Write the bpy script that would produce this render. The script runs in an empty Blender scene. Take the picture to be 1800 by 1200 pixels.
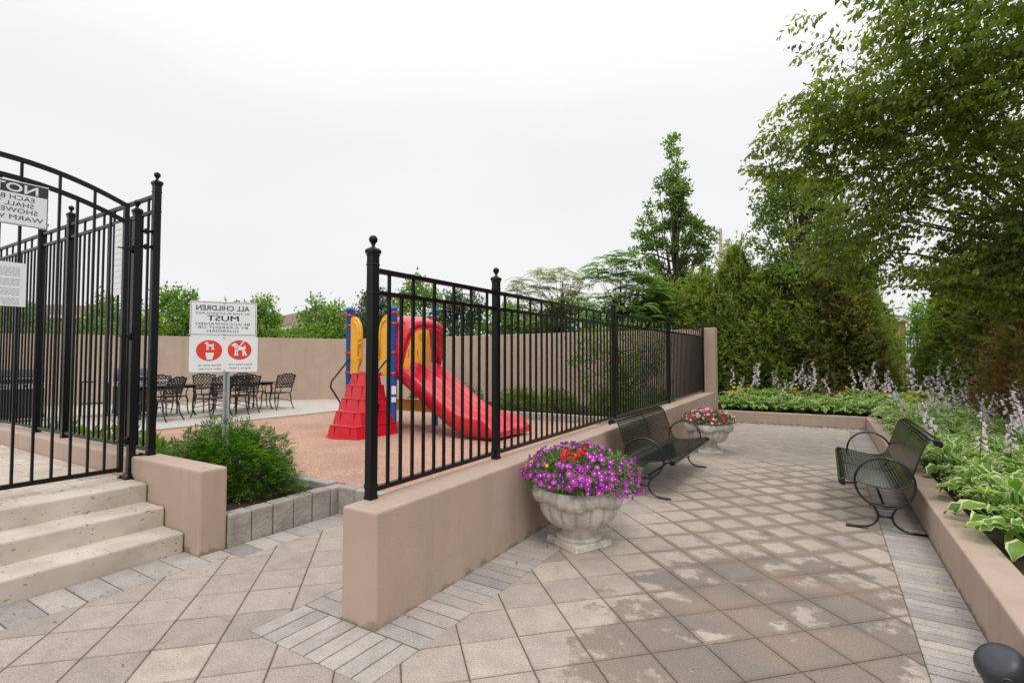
import bpy, math, random
import numpy as np
from mathutils import Vector, Matrix
random.seed(7); RNG = np.random.default_rng(11)
R = math.radians; PI = math.pi
SC = bpy.context.scene; COL = SC.collection

# ------------------------------------------------------------- camera
CAM_H = 1.6; PITCH = 2.04; FPX = 900.0
cam_d = bpy.data.cameras.new("camera"); cam = bpy.data.objects.new("camera", cam_d); COL.objects.link(cam)
cam.location = (0, 0, CAM_H); cam.rotation_euler = (R(90 + PITCH), 0, 0)
cam_d.lens = 18.0; cam_d.sensor_width = 36.0; cam_d.clip_start = 0.05; cam_d.clip_end = 2000
SC.camera = cam
SC.view_settings.view_transform = 'Standard'; SC.view_settings.look = 'None'
SC.view_settings.exposure = 0.0; SC.view_settings.gamma = 1
SC.view_settings.use_curve_mapping = False
SC.cycles.use_denoising = True
SC.cycles.max_bounces = 7; SC.cycles.diffuse_bounces = 4; SC.cycles.glossy_bounces = 3
SC.cycles.transmission_bounces = 3; SC.cycles.transparent_max_bounces = 4

# ------------------------------------------------------------- sky and sun (bright overcast)
SUN_EL = 58; SUN_AZ = -178      # azimuth clockwise from +Y: behind the camera on the left
world = bpy.data.worlds.new("World"); SC.world = world; world.use_nodes = True
nt = world.node_tree; nt.nodes.clear()
def N(tree, kind, **kw):
    n = tree.nodes.new(kind)
    for k, v in kw.items(): setattr(n, k, v)
    return n
wo = N(nt, 'ShaderNodeOutputWorld'); bg = N(nt, 'ShaderNodeBackground'); bg.inputs[1].default_value = 0.1
sky = N(nt, 'ShaderNodeTexSky', sky_type='NISHITA', sun_disc=False)
sky.sun_elevation = R(SUN_EL); sky.sun_rotation = R(SUN_AZ); sky.dust_density = 6; sky.air_density = 1.2
tc = N(nt, 'ShaderNodeTexCoord'); mp = N(nt, 'ShaderNodeMapping'); mp.inputs['Scale'].default_value = (1, 1, 2.6)
nz = N(nt, 'ShaderNodeTexNoise'); nz.inputs['Scale'].default_value = 1.6; nz.inputs['Detail'].default_value = 6; nz.inputs['Roughness'].default_value = .5
cr = N(nt, 'ShaderNodeValToRGB')
cr.color_ramp.elements[0].position = .30; cr.color_ramp.elements[0].color = (8.8, 8.92, 9.1, 1)
cr.color_ramp.elements[1].position = .72; cr.color_ramp.elements[1].color = (9.6, 9.6, 9.6, 1)
mx = N(nt, 'ShaderNodeMix', data_type='RGBA'); mx.inputs[0].default_value = .95
L = nt.links.new
L(tc.outputs['Generated'], mp.inputs[0]); L(mp.outputs[0], nz.inputs['Vector']); L(nz.outputs[0], cr.inputs[0])
# overcast skies are brighter overhead than near the horizon
sz = N(nt, 'ShaderNodeSeparateXYZ'); mz_ = N(nt, 'ShaderNodeMapRange', interpolation_type='SMOOTHSTEP'); mz_.inputs[1].default_value = .35; mz_.inputs[2].default_value = 1; mz_.inputs[3].default_value = .1; mz_.inputs[4].default_value = .192
L(tc.outputs['Generated'], sz.inputs[0]); L(sz.outputs[2], mz_.inputs[0]); L(mz_.outputs[0], bg.inputs[1])
L(sky.outputs[0], mx.inputs[6]); L(cr.outputs[0], mx.inputs[7]); L(mx.outputs[2], bg.inputs[0]); L(bg.outputs[0], wo.inputs[0])
sd = bpy.data.lights.new("sun", 'SUN'); sun = bpy.data.objects.new("sun", sd); COL.objects.link(sun)
sd.energy = 1.05; sd.angle = R(17); sd.color = (1, .96, .9)
_a = R(SUN_AZ); _e = R(SUN_EL)
_sv = Vector((math.sin(_a)*math.cos(_e), math.cos(_a)*math.cos(_e), math.sin(_e)))
sun.rotation_euler = _sv.to_track_quat('Z', 'Y').to_euler(); sun.location = (0, 0, 30)

# ------------------------------------------------------------- frames
# The walls, steps, benches and paving bands all run along one axis, 31.5 degrees right of the view.
# Local frame: x = across (t), y = along (s).
TH = R(31.5); SN, CS = math.sin(TH), math.cos(TH)
def W(t, s, z=0): return (s*SN + t*CS, s*CS - t*SN, z)
def at(px, py, Y):                     # photo pixel (1800 wide) seen at distance Y -> world point
    p = R(PITCH); a = (px-900)/FPX; b = (600-py)/FPX
    d = (a, math.cos(p)-b*math.sin(p), math.sin(p)+b*math.cos(p)); k = Y/d[1]
    return np.array((d[0]*k, Y, CAM_H + d[2]*k))

# ------------------------------------------------------------- materials
def mat(name, col, rough=.6, metal=0, var=0, vscale=6, bump=0, bscale=60, tint=None, trans=0, spec=.5, col2=None, vdetail=4, coat=0, island=0, thr=None):
    m = bpy.data.materials.new(name); m.use_nodes = True; t = m.node_tree; b = t.nodes['Principled BSDF']
    b.inputs['Roughness'].default_value = rough; b.inputs['Metallic'].default_value = metal
    b.inputs['Specular IOR Level'].default_value = spec
    if coat: b.inputs['Coat Weight'].default_value = coat; b.inputs['Coat Roughness'].default_value = .15
    c = (*col, 1); b.inputs['Base Color'].default_value = c; src = None
    tc = None
    if var or bump or col2: 
        tc = N(t, 'ShaderNodeTexCoord')
    if tint:                           # (dark, mid, light) ramp driven by the per-leaf attribute
        at_ = N(t, 'ShaderNodeAttribute', attribute_name='tint'); r = N(t, 'ShaderNodeValToRGB')
        e = r.color_ramp.elements; e[0].color = (*tint[0], 1); e[1].color = (*tint[-1], 1)
        for k, q in enumerate(tint[1:-1]):
            x = e.new((k+1)/(len(tint)-1)); x.color = (*q, 1)
        t.links.new(at_.outputs['Fac'], r.inputs[0]); src = r.outputs[0]
    if col2 or var:
        nz = N(t, 'ShaderNodeTexNoise'); nz.inputs['Scale'].default_value = vscale; nz.inputs['Detail'].default_value = vdetail; nz.inputs['Roughness'].default_value = .6
        t.links.new(tc.outputs['Object'], nz.inputs['Vector'])
        mxx = N(t, 'ShaderNodeMix', data_type='RGBA'); rr = N(t, 'ShaderNodeMapRange')
        rr.inputs[1].default_value, rr.inputs[2].default_value = thr or (.3, .7)
        t.links.new(nz.outputs[0], rr.inputs[0]); t.links.new(rr.outputs[0], mxx.inputs[0])
        if col2:
            mxx.inputs[7].default_value = (*col2, 1)
            if src: t.links.new(src, mxx.inputs[6])
            else: mxx.inputs[6].default_value = c
        else:
            h1 = N(t, 'ShaderNodeHueSaturation'); h1.inputs['Value'].default_value = 1-var
            h2 = N(t, 'ShaderNodeHueSaturation'); h2.inputs['Value'].default_value = 1+var
            for h, i in ((h1, 6), (h2, 7)):
                if src: t.links.new(src, h.inputs['Color'])
                else: h.inputs['Color'].default_value = c
                t.links.new(h.outputs[0], mxx.inputs[i])
        src = mxx.outputs[2]
    if src: t.links.new(src, b.inputs['Base Color'])
    if bump:
        nb = N(t, 'ShaderNodeTexNoise'); nb.inputs['Scale'].default_value = bscale; nb.inputs['Detail'].default_value = 5
        bp = N(t, 'ShaderNodeBump'); bp.inputs['Strength'].default_value = bump; bp.inputs['Distance'].default_value = .02
        t.links.new(tc.outputs['Object'], nb.inputs['Vector']); t.links.new(nb.outputs[0], bp.inputs['Height']); t.links.new(bp.outputs[0], b.inputs['Normal'])
    if trans:
        tr = N(t, 'ShaderNodeBsdfTranslucent'); ms = N(t, 'ShaderNodeMixShader'); ms.inputs[0].default_value = trans
        hb = N(t, 'ShaderNodeHueSaturation'); hb.inputs['Value'].default_value = 1.5; hb.inputs['Saturation'].default_value = 1.15
        if src: t.links.new(src, hb.inputs['Color'])
        else: hb.inputs['Color'].default_value = c
        t.links.new(hb.outputs[0], tr.inputs[0])
        out = t.nodes['Material Output']; t.links.new(b.outputs[0], ms.inputs[1]); t.links.new(tr.outputs[0], ms.inputs[2]); t.links.new(ms.outputs[0], out.inputs[0])
    return m
def sn(nt_, kind, **kw): return N(nt_, kind, **kw)

M = {}
M['black'] = mat('black_powder_coat', (.0045, .0045, .0055), .30, 0, spec=.28, bump=.03, bscale=90)
M['bench'] = mat('dark_green_enamel', (.005, .007, .006), .24, 0, spec=.5, coat=.25, bump=.02, bscale=40)
M['iron'] = mat('cast_iron_brown_black', (.008, .007, .006), .45, 0, bump=.1, bscale=80)
M['blue'] = mat('blue_post_paint', (.012, .11, .42), .3, var=.06, vscale=9)
M['yellow'] = mat('yellow_plastic', (.80, .42, .035), .4, var=.05, vscale=5)
M['red'] = mat('red_plastic', (.60, .010, .028), .28, var=.08, vscale=4, coat=.5)
M['darkline'] = mat('black_print', (.03, .03, .035), .5)
M['white'] = mat('white_sign_face', (.78, .79, .80), .35, var=.02, vscale=8)
M['greyline'] = mat('grey_print', (.32, .33, .35), .5)
M['redsign'] = mat('red_sign_ink', (.72, .035, .02), .4)
M['galv'] = mat('galvanised_steel', (.42, .44, .45), .42, .75, var=.12, vscale=20)
M['steel'] = mat('brushed_steel', (.55, .57, .58), .3, .8, var=.08, vscale=12)
M['grill'] = mat('grill_dark_enamel', (.03, .034, .045), .35, .1)
M['mulch'] = mat('dark_bark_mulch', (.022, .013, .009), .95, var=.6, vscale=45, bump=1, bscale=70, col2=(.075, .042, .026), vdetail=8)
M['soil'] = mat('damp_dark_soil', (.018, .010, .007), .95, bump=1, bscale=60, col2=(.06, .033, .022), vscale=40, vdetail=8)
M['bark'] = mat('grey_brown_bark', (.085, .062, .045), .9, var=.35, vscale=14, bump=.8, bscale=30)
M['trunk_dark'] = mat('dark_bark', (.045, .032, .024), .9, var=.3, vscale=14, bump=.8, bscale=30)
M['stem'] = mat('green_stem', (.10, .17, .045), .6)
M['conc'] = mat('pale_concrete_slab', (.46, .42, .37), .8, var=.08, vscale=3, bump=.15, bscale=50)
M['pole'] = mat('concrete_pole', (.34, .28, .22), .8, var=.08, vscale=3)
M['grass'] = mat('far_grass', (.07, .12, .03), .95, var=.3, vscale=2)
M['binblue'] = mat('blue_bin_plastic', (.01, .15, .62), .4)
M['brick'] = mat('pinkish_brick', (.40, .20, .13), .85, var=.15, vscale=6)
M['roof'] = mat('grey_shingle_roof', (.10, .095, .10), .9, var=.2, vscale=8)
M['roofb'] = mat('brown_shingle_roof', (.20, .13, .11), .9, var=.2, vscale=8)
M['trim'] = mat('white_trim', (.75, .74, .72), .5)
M['pane'] = mat('window_glass_dark', (.05, .06, .075), .08, spec=.8)
M['lamp'] = mat('charcoal_lamp_housing', (.036, .040, .050), .42, var=.1, vscale=20, bump=.06, bscale=120)
M['urn'] = mat('cast_stone_urn', (.62, .58, .51), .8, bump=.6, bscale=38, col2=(.34, .31, .265), vscale=7, vdetail=10, thr=(.46, .72))

def wall_material():                  # painted stucco, warm taupe
    m = mat('taupe_painted_stucco', (.445, .333, .262), .82, var=.05, vscale=1.7, bump=.25, bscale=130, vdetail=9)
    t = m.node_tree; b = t.nodes['Principled BSDF']; src = b.inputs['Base Color'].links[0].from_socket; k = t.links.new
    tc = N(t, 'ShaderNodeTexCoord')
    def layer(src, scale, nsc, lo, hi, col, amt, det=6):       # dirt streaks, scuffs and small chips with shapes of their own
        mp_ = N(t, 'ShaderNodeMapping'); mp_.inputs['Scale'].default_value = scale; n = N(t, 'ShaderNodeTexNoise'); n.inputs['Scale'].default_value = nsc; n.inputs['Detail'].default_value = det
        r = N(t, 'ShaderNodeMapRange'); r.inputs[1].default_value = lo; r.inputs[2].default_value = hi; r.inputs[4].default_value = amt
        x = N(t, 'ShaderNodeMix', data_type='RGBA'); x.inputs[7].default_value = (*col, 1)
        k(tc.outputs['Object'], mp_.inputs[0]); k(mp_.outputs[0], n.inputs['Vector']); k(n.outputs[0], r.inputs[0]); k(r.outputs[0], x.inputs[0]); k(src, x.inputs[6]); return x.outputs[2]
    src = layer(src, (6, 6, .5), 1.4, .52, .75, (.33, .26, .205), .42)
    src = layer(src, (1, 1, 4), 4.5, .70, .74, (.28, .20, .15), .55, 3)
    src = layer(src, (1, 1, 1), 60, .735, .76, (.20, .15, .12), .7, 2)
    src = layer(src, (1, 1, 1), 2.2, .55, .8, (.56, .46, .38), .35, 8)
    # soil and moss splashed on the very foot of the wall
    sx_ = N(t, 'ShaderNodeSeparateXYZ'); k(tc.outputs['Object'], sx_.inputs[0]); nn_ = N(t, 'ShaderNodeTexNoise'); nn_.inputs['Scale'].default_value = 9; nn_.inputs['Detail'].default_value = 8; k(tc.outputs['Object'], nn_.inputs['Vector'])
    q1 = N(t, 'ShaderNodeMath', operation='MULTIPLY_ADD'); q1.inputs[1].default_value = .22; q1.inputs[2].default_value = -.085; k(nn_.outputs[0], q1.inputs[0])
    q2 = N(t, 'ShaderNodeMath', operation='SUBTRACT'); k(q1.outputs[0], q2.inputs[0]); k(sx_.outputs[2], q2.inputs[1])
    q3 = N(t, 'ShaderNodeMapRange'); q3.inputs[1].default_value = -.004; q3.inputs[2].default_value = .02; q3.inputs[4].default_value = .62; k(q2.outputs[0], q3.inputs[0])
    q4 = N(t, 'ShaderNodeMix', data_type='RGBA'); q4.inputs[7].default_value = (.17, .14, .08, 1); k(q3.outputs[0], q4.inputs[0]); k(src, q4.inputs[6]); src = q4.outputs[2]
    k(src, b.inputs['Base Color'])
    return m
M['wall'] = wall_material()

def stone_step_material():            # precast with small dark pits
    m = bpy.data.materials.new('precast_stone_pitted'); m.use_nodes = True; t = m.node_tree; b = t.nodes['Principled BSDF']
    b.inputs['Roughness'].default_value = .85
    tc = N(t, 'ShaderNodeTexCoord'); nz = N(t, 'ShaderNodeTexNoise'); nz.inputs['Scale'].default_value = 3.2; nz.inputs['Detail'].default_value = 10
    mp_ = N(t, 'ShaderNodeMapping'); mp_.inputs['Scale'].default_value = (1, 1, 2.6)
    r = N(t, 'ShaderNodeValToRGB'); r.color_ramp.elements[0].color = (.44, .385, .315, 1); r.color_ramp.elements[1].color = (.56, .505, .43, 1)
    r.color_ramp.elements[0].position = .35; r.color_ramp.elements[1].position = .65
    n2 = N(t, 'ShaderNodeTexNoise'); n2.inputs['Scale'].default_value = 26; n2.inputs['Detail'].default_value = 3
    n3 = N(t, 'ShaderNodeTexNoise'); n3.inputs['Scale'].default_value = 3
    ma = N(t, 'ShaderNodeMath', operation='MULTIPLY_ADD'); ma.inputs[1].default_value = .35
    r2 = N(t, 'ShaderNodeMapRange'); r2.inputs[1].default_value = .845; r2.inputs[2].default_value = .875
    mx_ = N(t, 'ShaderNodeMix', data_type='RGBA'); mx_.inputs[7].default_value = (.13, .10, .075, 1)
    k = t.links.new
    k(tc.outputs['Object'], mp_.inputs[0]); k(mp_.outputs[0], n2.inputs['Vector']); k(tc.outputs['Object'], nz.inputs['Vector']); k(tc.outputs['Object'], n3.inputs['Vector'])
    k(nz.outputs[0], r.inputs[0]); k(n3.outputs[0], ma.inputs[0]); k(n2.outputs[0], ma.inputs[2]); k(ma.outputs[0], r2.inputs[0])
    k(r2.outputs[0], mx_.inputs[0]); k(r.outputs[0], mx_.inputs[6]); k(mx_.outputs[2], b.inputs['Base Color'])
    bp = N(t, 'ShaderNodeBump'); bp.inputs['Strength'].default_value = .5; bp.inputs['Distance'].default_value = .01; bp.invert = True
    k(r2.outputs[0], bp.inputs['Height']); k(bp.outputs[0], b.inputs['Normal'])
    return m
M['step'] = stone_step_material()

PSZ = .3335
_pt, _ps = .605*CS-3.507*SN, .605*SN+3.507*CS
PHU, PHV = (_pt+_ps)*.70711, (_ps-_pt)*.70711
def paver_material(name, dark, mid, light, stain=True):
    m = bpy.data.materials.new(name); m.use_nodes = True; t = m.node_tree; b = t.nodes['Principled BSDF']
    b.inputs['Roughness'].default_value = .86; k = t.links.new
    a = N(t, 'ShaderNodeAttribute', attribute_name='tint'); r = N(t, 'ShaderNodeValToRGB'); e = r.color_ramp.elements
    e[0].color = (*dark, 1); e[1].color = (*light, 1); x = e.new(.5); x.color = (*mid, 1)
    k(a.outputs['Fac'], r.inputs[0]); cur = r.outputs[0]
    tc = N(t, 'ShaderNodeTexCoord')
    # mottling inside each paver
    n1 = N(t, 'ShaderNodeTexNoise'); n1.inputs['Scale'].default_value = 7; n1.inputs['Detail'].default_value = 8; n1.inputs['Roughness'].default_value = .65
    k(tc.outputs['Object'], n1.inputs['Vector'])
    mr = N(t, 'ShaderNodeMapRange'); mr.inputs[1].default_value = .25; mr.inputs[2].default_value = .75; mr.inputs[3].default_value = .80; mr.inputs[4].default_value = 1.18
    k(n1.outputs[0], mr.inputs[0]); hv = N(t, 'ShaderNodeHueSaturation'); k(mr.outputs[0], hv.inputs['Value']); k(cur, hv.inputs['Color']); cur = hv.outputs[0]
    # exposed aggregate speckle
    vo = N(t, 'ShaderNodeTexNoise'); vo.inputs['Scale'].default_value = 95; vo.inputs['Detail'].default_value = 3; vo.inputs['Roughness'].default_value = .8
    k(tc.outputs['Object'], vo.inputs['Vector'])
    if stain:
        # worn, weathered area with brown exposed aggregate and pale patches left over; it has a shape of its own
        sp = N(t, 'ShaderNodeSeparateXYZ'); k(tc.outputs['Object'], sp.inputs[0])
        def mth(op, A, B, clamp=False):
            q = N(t, 'ShaderNodeMath', operation=op); q.use_clamp = clamp
            for i, v in enumerate((A, B)):
                if isinstance(v, (int, float)): q.inputs[i].default_value = v
                else: k(v, q.inputs[i])
            return q.outputs[0]
        # x = t, y = s. centre of the worn area t=-.35, s=3.6
        dx = mth('DIVIDE', mth('SUBTRACT', sp.outputs[0], -.25), 1.25); dy = mth('DIVIDE', mth('SUBTRACT', sp.outputs[1], 3.3), 2.3)
        d = mth('ADD', mth('MULTIPLY', dx, dx), mth('MULTIPLY', dy, dy))
        n2 = N(t, 'ShaderNodeTexNoise'); n2.inputs['Scale'].default_value = 2.3; n2.inputs['Detail'].default_value = 9; n2.inputs['Roughness'].default_value = .68
        k(tc.outputs['Object'], n2.inputs['Vector'])
        base = mth('SUBTRACT', 1.0, mth('MULTIPLY', d, .9))
        v = mth('ADD', mth('MULTIPLY', base, .48), mth('MULTIPLY', n2.outputs[0], 1.5))
        v = mth('ADD', v, mth('MULTIPLY', a.outputs['Fac'], -.32))
        s1 = N(t, 'ShaderNodeMapRange'); s1.inputs[1].default_value = .80; s1.inputs[2].default_value = .87; k(v, s1.inputs[0])
        s1b = mth('MULTIPLY', s1.outputs[0], .8)
        # dirt creeping in from the joints of the 45 degree grid
        def frac_edge(sgn, ph):
            w = mth('ADD', mth('MULTIPLY', sp.outputs[1], .70711), mth('MULTIPLY', sp.outputs[0], .70711*sgn))
            f = mth('FRACT', mth('DIVIDE', mth('SUBTRACT', w, ph-34.0*PSZ), PSZ), 0); return mth('MULTIPLY', mth('MINIMUM', f, mth('SUBTRACT', 1.0, f)), PSZ)
        e = mth('MINIMUM', frac_edge(1, PHU), frac_edge(-1, PHV))
        n4 = N(t, 'ShaderNodeTexNoise'); n4.inputs['Scale'].default_value = 5.5; n4.inputs['Detail'].default_value = 8; n4.inputs['Roughness'].default_value = .7; k(tc.outputs['Object'], n4.inputs['Vector'])
        n5 = N(t, 'ShaderNodeTexNoise'); n5.inputs['Scale'].default_value = .9; k(tc.outputs['Object'], n5.inputs['Vector'])
        zx = mth('DIVIDE', mth('SUBTRACT', sp.outputs[0], -.45), 1.15); zy = mth('DIVIDE', mth('SUBTRACT', sp.outputs[1], 6.0), 3.6)
        zone = mth('SUBTRACT', 1.15, mth('ADD', mth('MULTIPLY', zx, zx), mth('MULTIPLY', zy, zy)), True)
        zone = mth('MULTIPLY', mth('ADD', zone, .22), mth('ADD', .45, mth('MULTIPLY', n5.outputs[0], 1.1)))
        wd_ = mth('MULTIPLY', mth('MULTIPLY', n4.outputs[0], zone), .105)
        s2 = N(t, 'ShaderNodeMapRange'); s2.interpolation_type = 'SMOOTHSTEP'; k(mth('SUBTRACT', wd_, e), s2.inputs[0]); s2.inputs[1].default_value = -.006; s2.inputs[2].default_value = .022; s2.inputs[4].default_value = .78
        md = N(t, 'ShaderNodeMix', data_type='RGBA'); k(s2.outputs[0], md.inputs[0]); k(cur, md.inputs[6]); md.inputs[7].default_value = (.215, .165, .12, 1); cur = md.outputs[2]
        n3 = N(t, 'ShaderNodeTexNoise'); n3.inputs['Scale'].default_value = 1.1; k(tc.outputs['Object'], n3.inputs['Vector'])
        r3 = N(t, 'ShaderNodeValToRGB'); r3.color_ramp.elements[0].color = (.165, .138, .118, 1); r3.color_ramp.elements[1].color = (.235, .165, .12, 1)
        r3.color_ramp.elements[0].position = .45; r3.color_ramp.elements[1].position = .62; k(n3.outputs[0], r3.inputs[0])
        m1 = N(t, 'ShaderNodeMix', data_type='RGBA'); k(s1b, m1.inputs[0]); k(cur, m1.inputs[6]); k(r3.outputs[0], m1.inputs[7]); cur = m1.outputs[2]
    sm = N(t, 'ShaderNodeMapRange'); sm.inputs[1].default_value = .3; sm.inputs[2].default_value = .7; sm.inputs[3].default_value = .62; sm.inputs[4].default_value = 1.38
    k(vo.outputs[0], sm.inputs[0]); h2 = N(t, 'ShaderNodeHueSaturation'); k(sm.outputs[0], h2.inputs['Value']); k(cur, h2.inputs['Color'])
    k(h2.outputs[0], b.inputs['Base Color'])
    bp = N(t, 'ShaderNodeBump'); bp.inputs['Strength'].default_value = .35; bp.inputs['Distance'].default_value = .004
    k(vo.outputs[0], bp.inputs['Height']); k(bp.outputs[0], b.inputs['Normal'])
    return m
M['paver'] = paver_material('mixed_concrete_pavers', (.27, .235, .21), (.37, .315, .27), (.45, .385, .325))
M['band'] = paver_material('grey_border_bricks', (.25, .225, .215), (.36, .325, .30), (.48, .425, .375), stain=False)
M['patio'] = paver_material('warm_patio_pavers', (.42, .35, .29), (.52, .44, .37), (.62, .53, .45), stain=False)
M['kerbstone'] = mat('tumbled_grey_kerb_stone', (.25, .225, .20), .9, bump=.7, bscale=26, col2=(.42, .385, .345), vscale=5, vdetail=9)
M['joint'] = mat('brown_joint_sand', (.125, .098, .072), .95, var=.3, vscale=20, bump=.5, bscale=150)

def rubber_material():
    m = bpy.data.materials.new('tan_rubber_crumb'); m.use_nodes = True; t = m.node_tree; b = t.nodes['Principled BSDF']; k = t.links.new
    b.inputs['Roughness'].default_value = .9
    tc = N(t, 'ShaderNodeTexCoord'); v = N(t, 'ShaderNodeTexVoronoi'); v.inputs['Scale'].default_value = 120
    r = N(t, 'ShaderNodeValToRGB'); e = r.color_ramp.elements
    e[0].color = (.27, .135, .085, 1); e[1].color = (.58, .375, .28, 1); e[0].position = .1; e[1].position = .9
    sp = N(t, 'ShaderNodeSeparateColor'); k(tc.outputs['Object'], v.inputs['Vector']); k(v.outputs['Color'], sp.inputs[0]); k(sp.outputs[0], r.inputs[0])
    n = N(t, 'ShaderNodeTexNoise'); n.inputs['Scale'].default_value = 1.2; n.inputs['Detail'].default_value = 6; k(tc.outputs['Object'], n.inputs['Vector'])
    mr = N(t, 'ShaderNodeMapRange'); mr.inputs[3].default_value = .88; mr.inputs[4].default_value = 1.12; mr.inputs[1].default_value = .3; mr.inputs[2].default_value = .7; k(n.outputs[0], mr.inputs[0])
    h = N(t, 'ShaderNodeHueSaturation'); k(mr.outputs[0], h.inputs['Value']); k(r.outputs[0], h.inputs['Color']); k(h.outputs[0], b.inputs['Base Color'])
    bp = N(t, 'ShaderNodeBump'); bp.inputs['Strength'].default_value = .6; bp.inputs['Distance'].default_value = .006; k(v.outputs['Distance'], bp.inputs['Height']); k(bp.outputs[0], b.inputs['Normal'])
    return m
M['rubber'] = rubber_material()
def leafmat(name, dark, mid, light, trans=.35, rough=.5, spec=.4, extra=None):
    return mat(name, mid, rough, tint=(dark, mid, light) if not extra else (extra, dark, mid, light), trans=trans, spec=spec)
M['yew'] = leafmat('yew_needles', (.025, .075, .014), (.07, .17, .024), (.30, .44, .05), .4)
M['cedar'] = leafmat('cedar_foliage', (.085, .125, .030), (.18, .25, .055), (.33, .40, .10), .5, .7, .2)
M['cedar_brown'] = leafmat('browning_cedar_foliage', (.085, .095, .028), (.16, .175, .045), (.26, .28, .07), .45, .7, .2, extra=(.27, .13, .065))
M['oak'] = leafmat('oak_leaves', (.080, .14, .032), (.17, .25, .058), (.32, .40, .11), .5)
M['sumac'] = leafmat('pale_compound_leaves', (.09, .17, .04), (.17, .28, .065), (.32, .44, .14), .45)
M['pale'] = leafmat('sparse_pale_leaves', (.18, .20, .07), (.30, .33, .14), (.48, .48, .27), .45)
M['lime'] = leafmat('light_green_foliage', (.09, .17, .03), (.19, .31, .055), (.36, .48, .11), .45)
M['bluegreen'] = leafmat('grey_green_foliage', (.05, .085, .045), (.10, .15, .08), (.20, .27, .15), .3)
M['elm'] = leafmat('elm_leaves', (.065, .105, .018), (.17, .235, .038), (.36, .43, .09), .52, .42, .45)
M['redleaf'] = leafmat('bronze_shrub_leaves', (.20, .11, .05), (.19, .155, .055), (.28, .27, .08), .4, extra=(.30, .12, .07))
M['hosta'] = leafmat('hosta_green', (.075, .17, .032), (.15, .29, .05), (.27, .42, .08), .4, .35)
M['hosta_edge'] = mat('hosta_cream_margin', (.64, .70, .36), .4, trans=.35)
M['hosta_gold'] = leafmat('gold_hosta_green', (.12, .25, .03), (.22, .38, .05), (.33, .48, .08), .35, .35)
M['hosta_gold_edge'] = mat('gold_hosta_margin', (.52, .62, .17), .4, trans=.35)
M['lavender'] = mat('lavender_bells', (.62, .46, .66), .5, trans=.45, tint=((.66, .54, .70), (.80, .70, .80), (.90, .84, .89)))
M['petunia'] = mat('purple_petals', (.35, .03, .42), .45, tint=((.14, .010, .19), (.38, .022, .38), (.62, .09, .54)), trans=.25)
M['petal_white'] = mat('pale_petal_centre', (.85, .72, .85), .5)
M['geranium'] = mat('red_petals', (.75, .012, .02), .45, tint=((.55, .01, .015), (.75, .015, .02), (.85, .04, .04)), trans=.2)
M['pinkfl'] = mat('pink_white_petals', (.7, .2, .35), .5, tint=((.45, .015, .09), (.62, .06, .18), (.80, .45, .55), (.85, .80, .72)), trans=.3)
M['orange'] = mat('orange_lily_petals', (.85, .32, .02), .45, tint=((.80, .22, .01), (.9, .42, .02), (.9, .62, .04)), trans=.3)
M['petleaf'] = leafmat('flower_plant_leaves', (.045, .10, .022), (.12, .21, .05), (.30, .38, .13), .35)
M['daylily'] = leafmat('strappy_leaves', (.05, .12, .02), (.12, .22, .035), (.24, .34, .07), .35)

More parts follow.
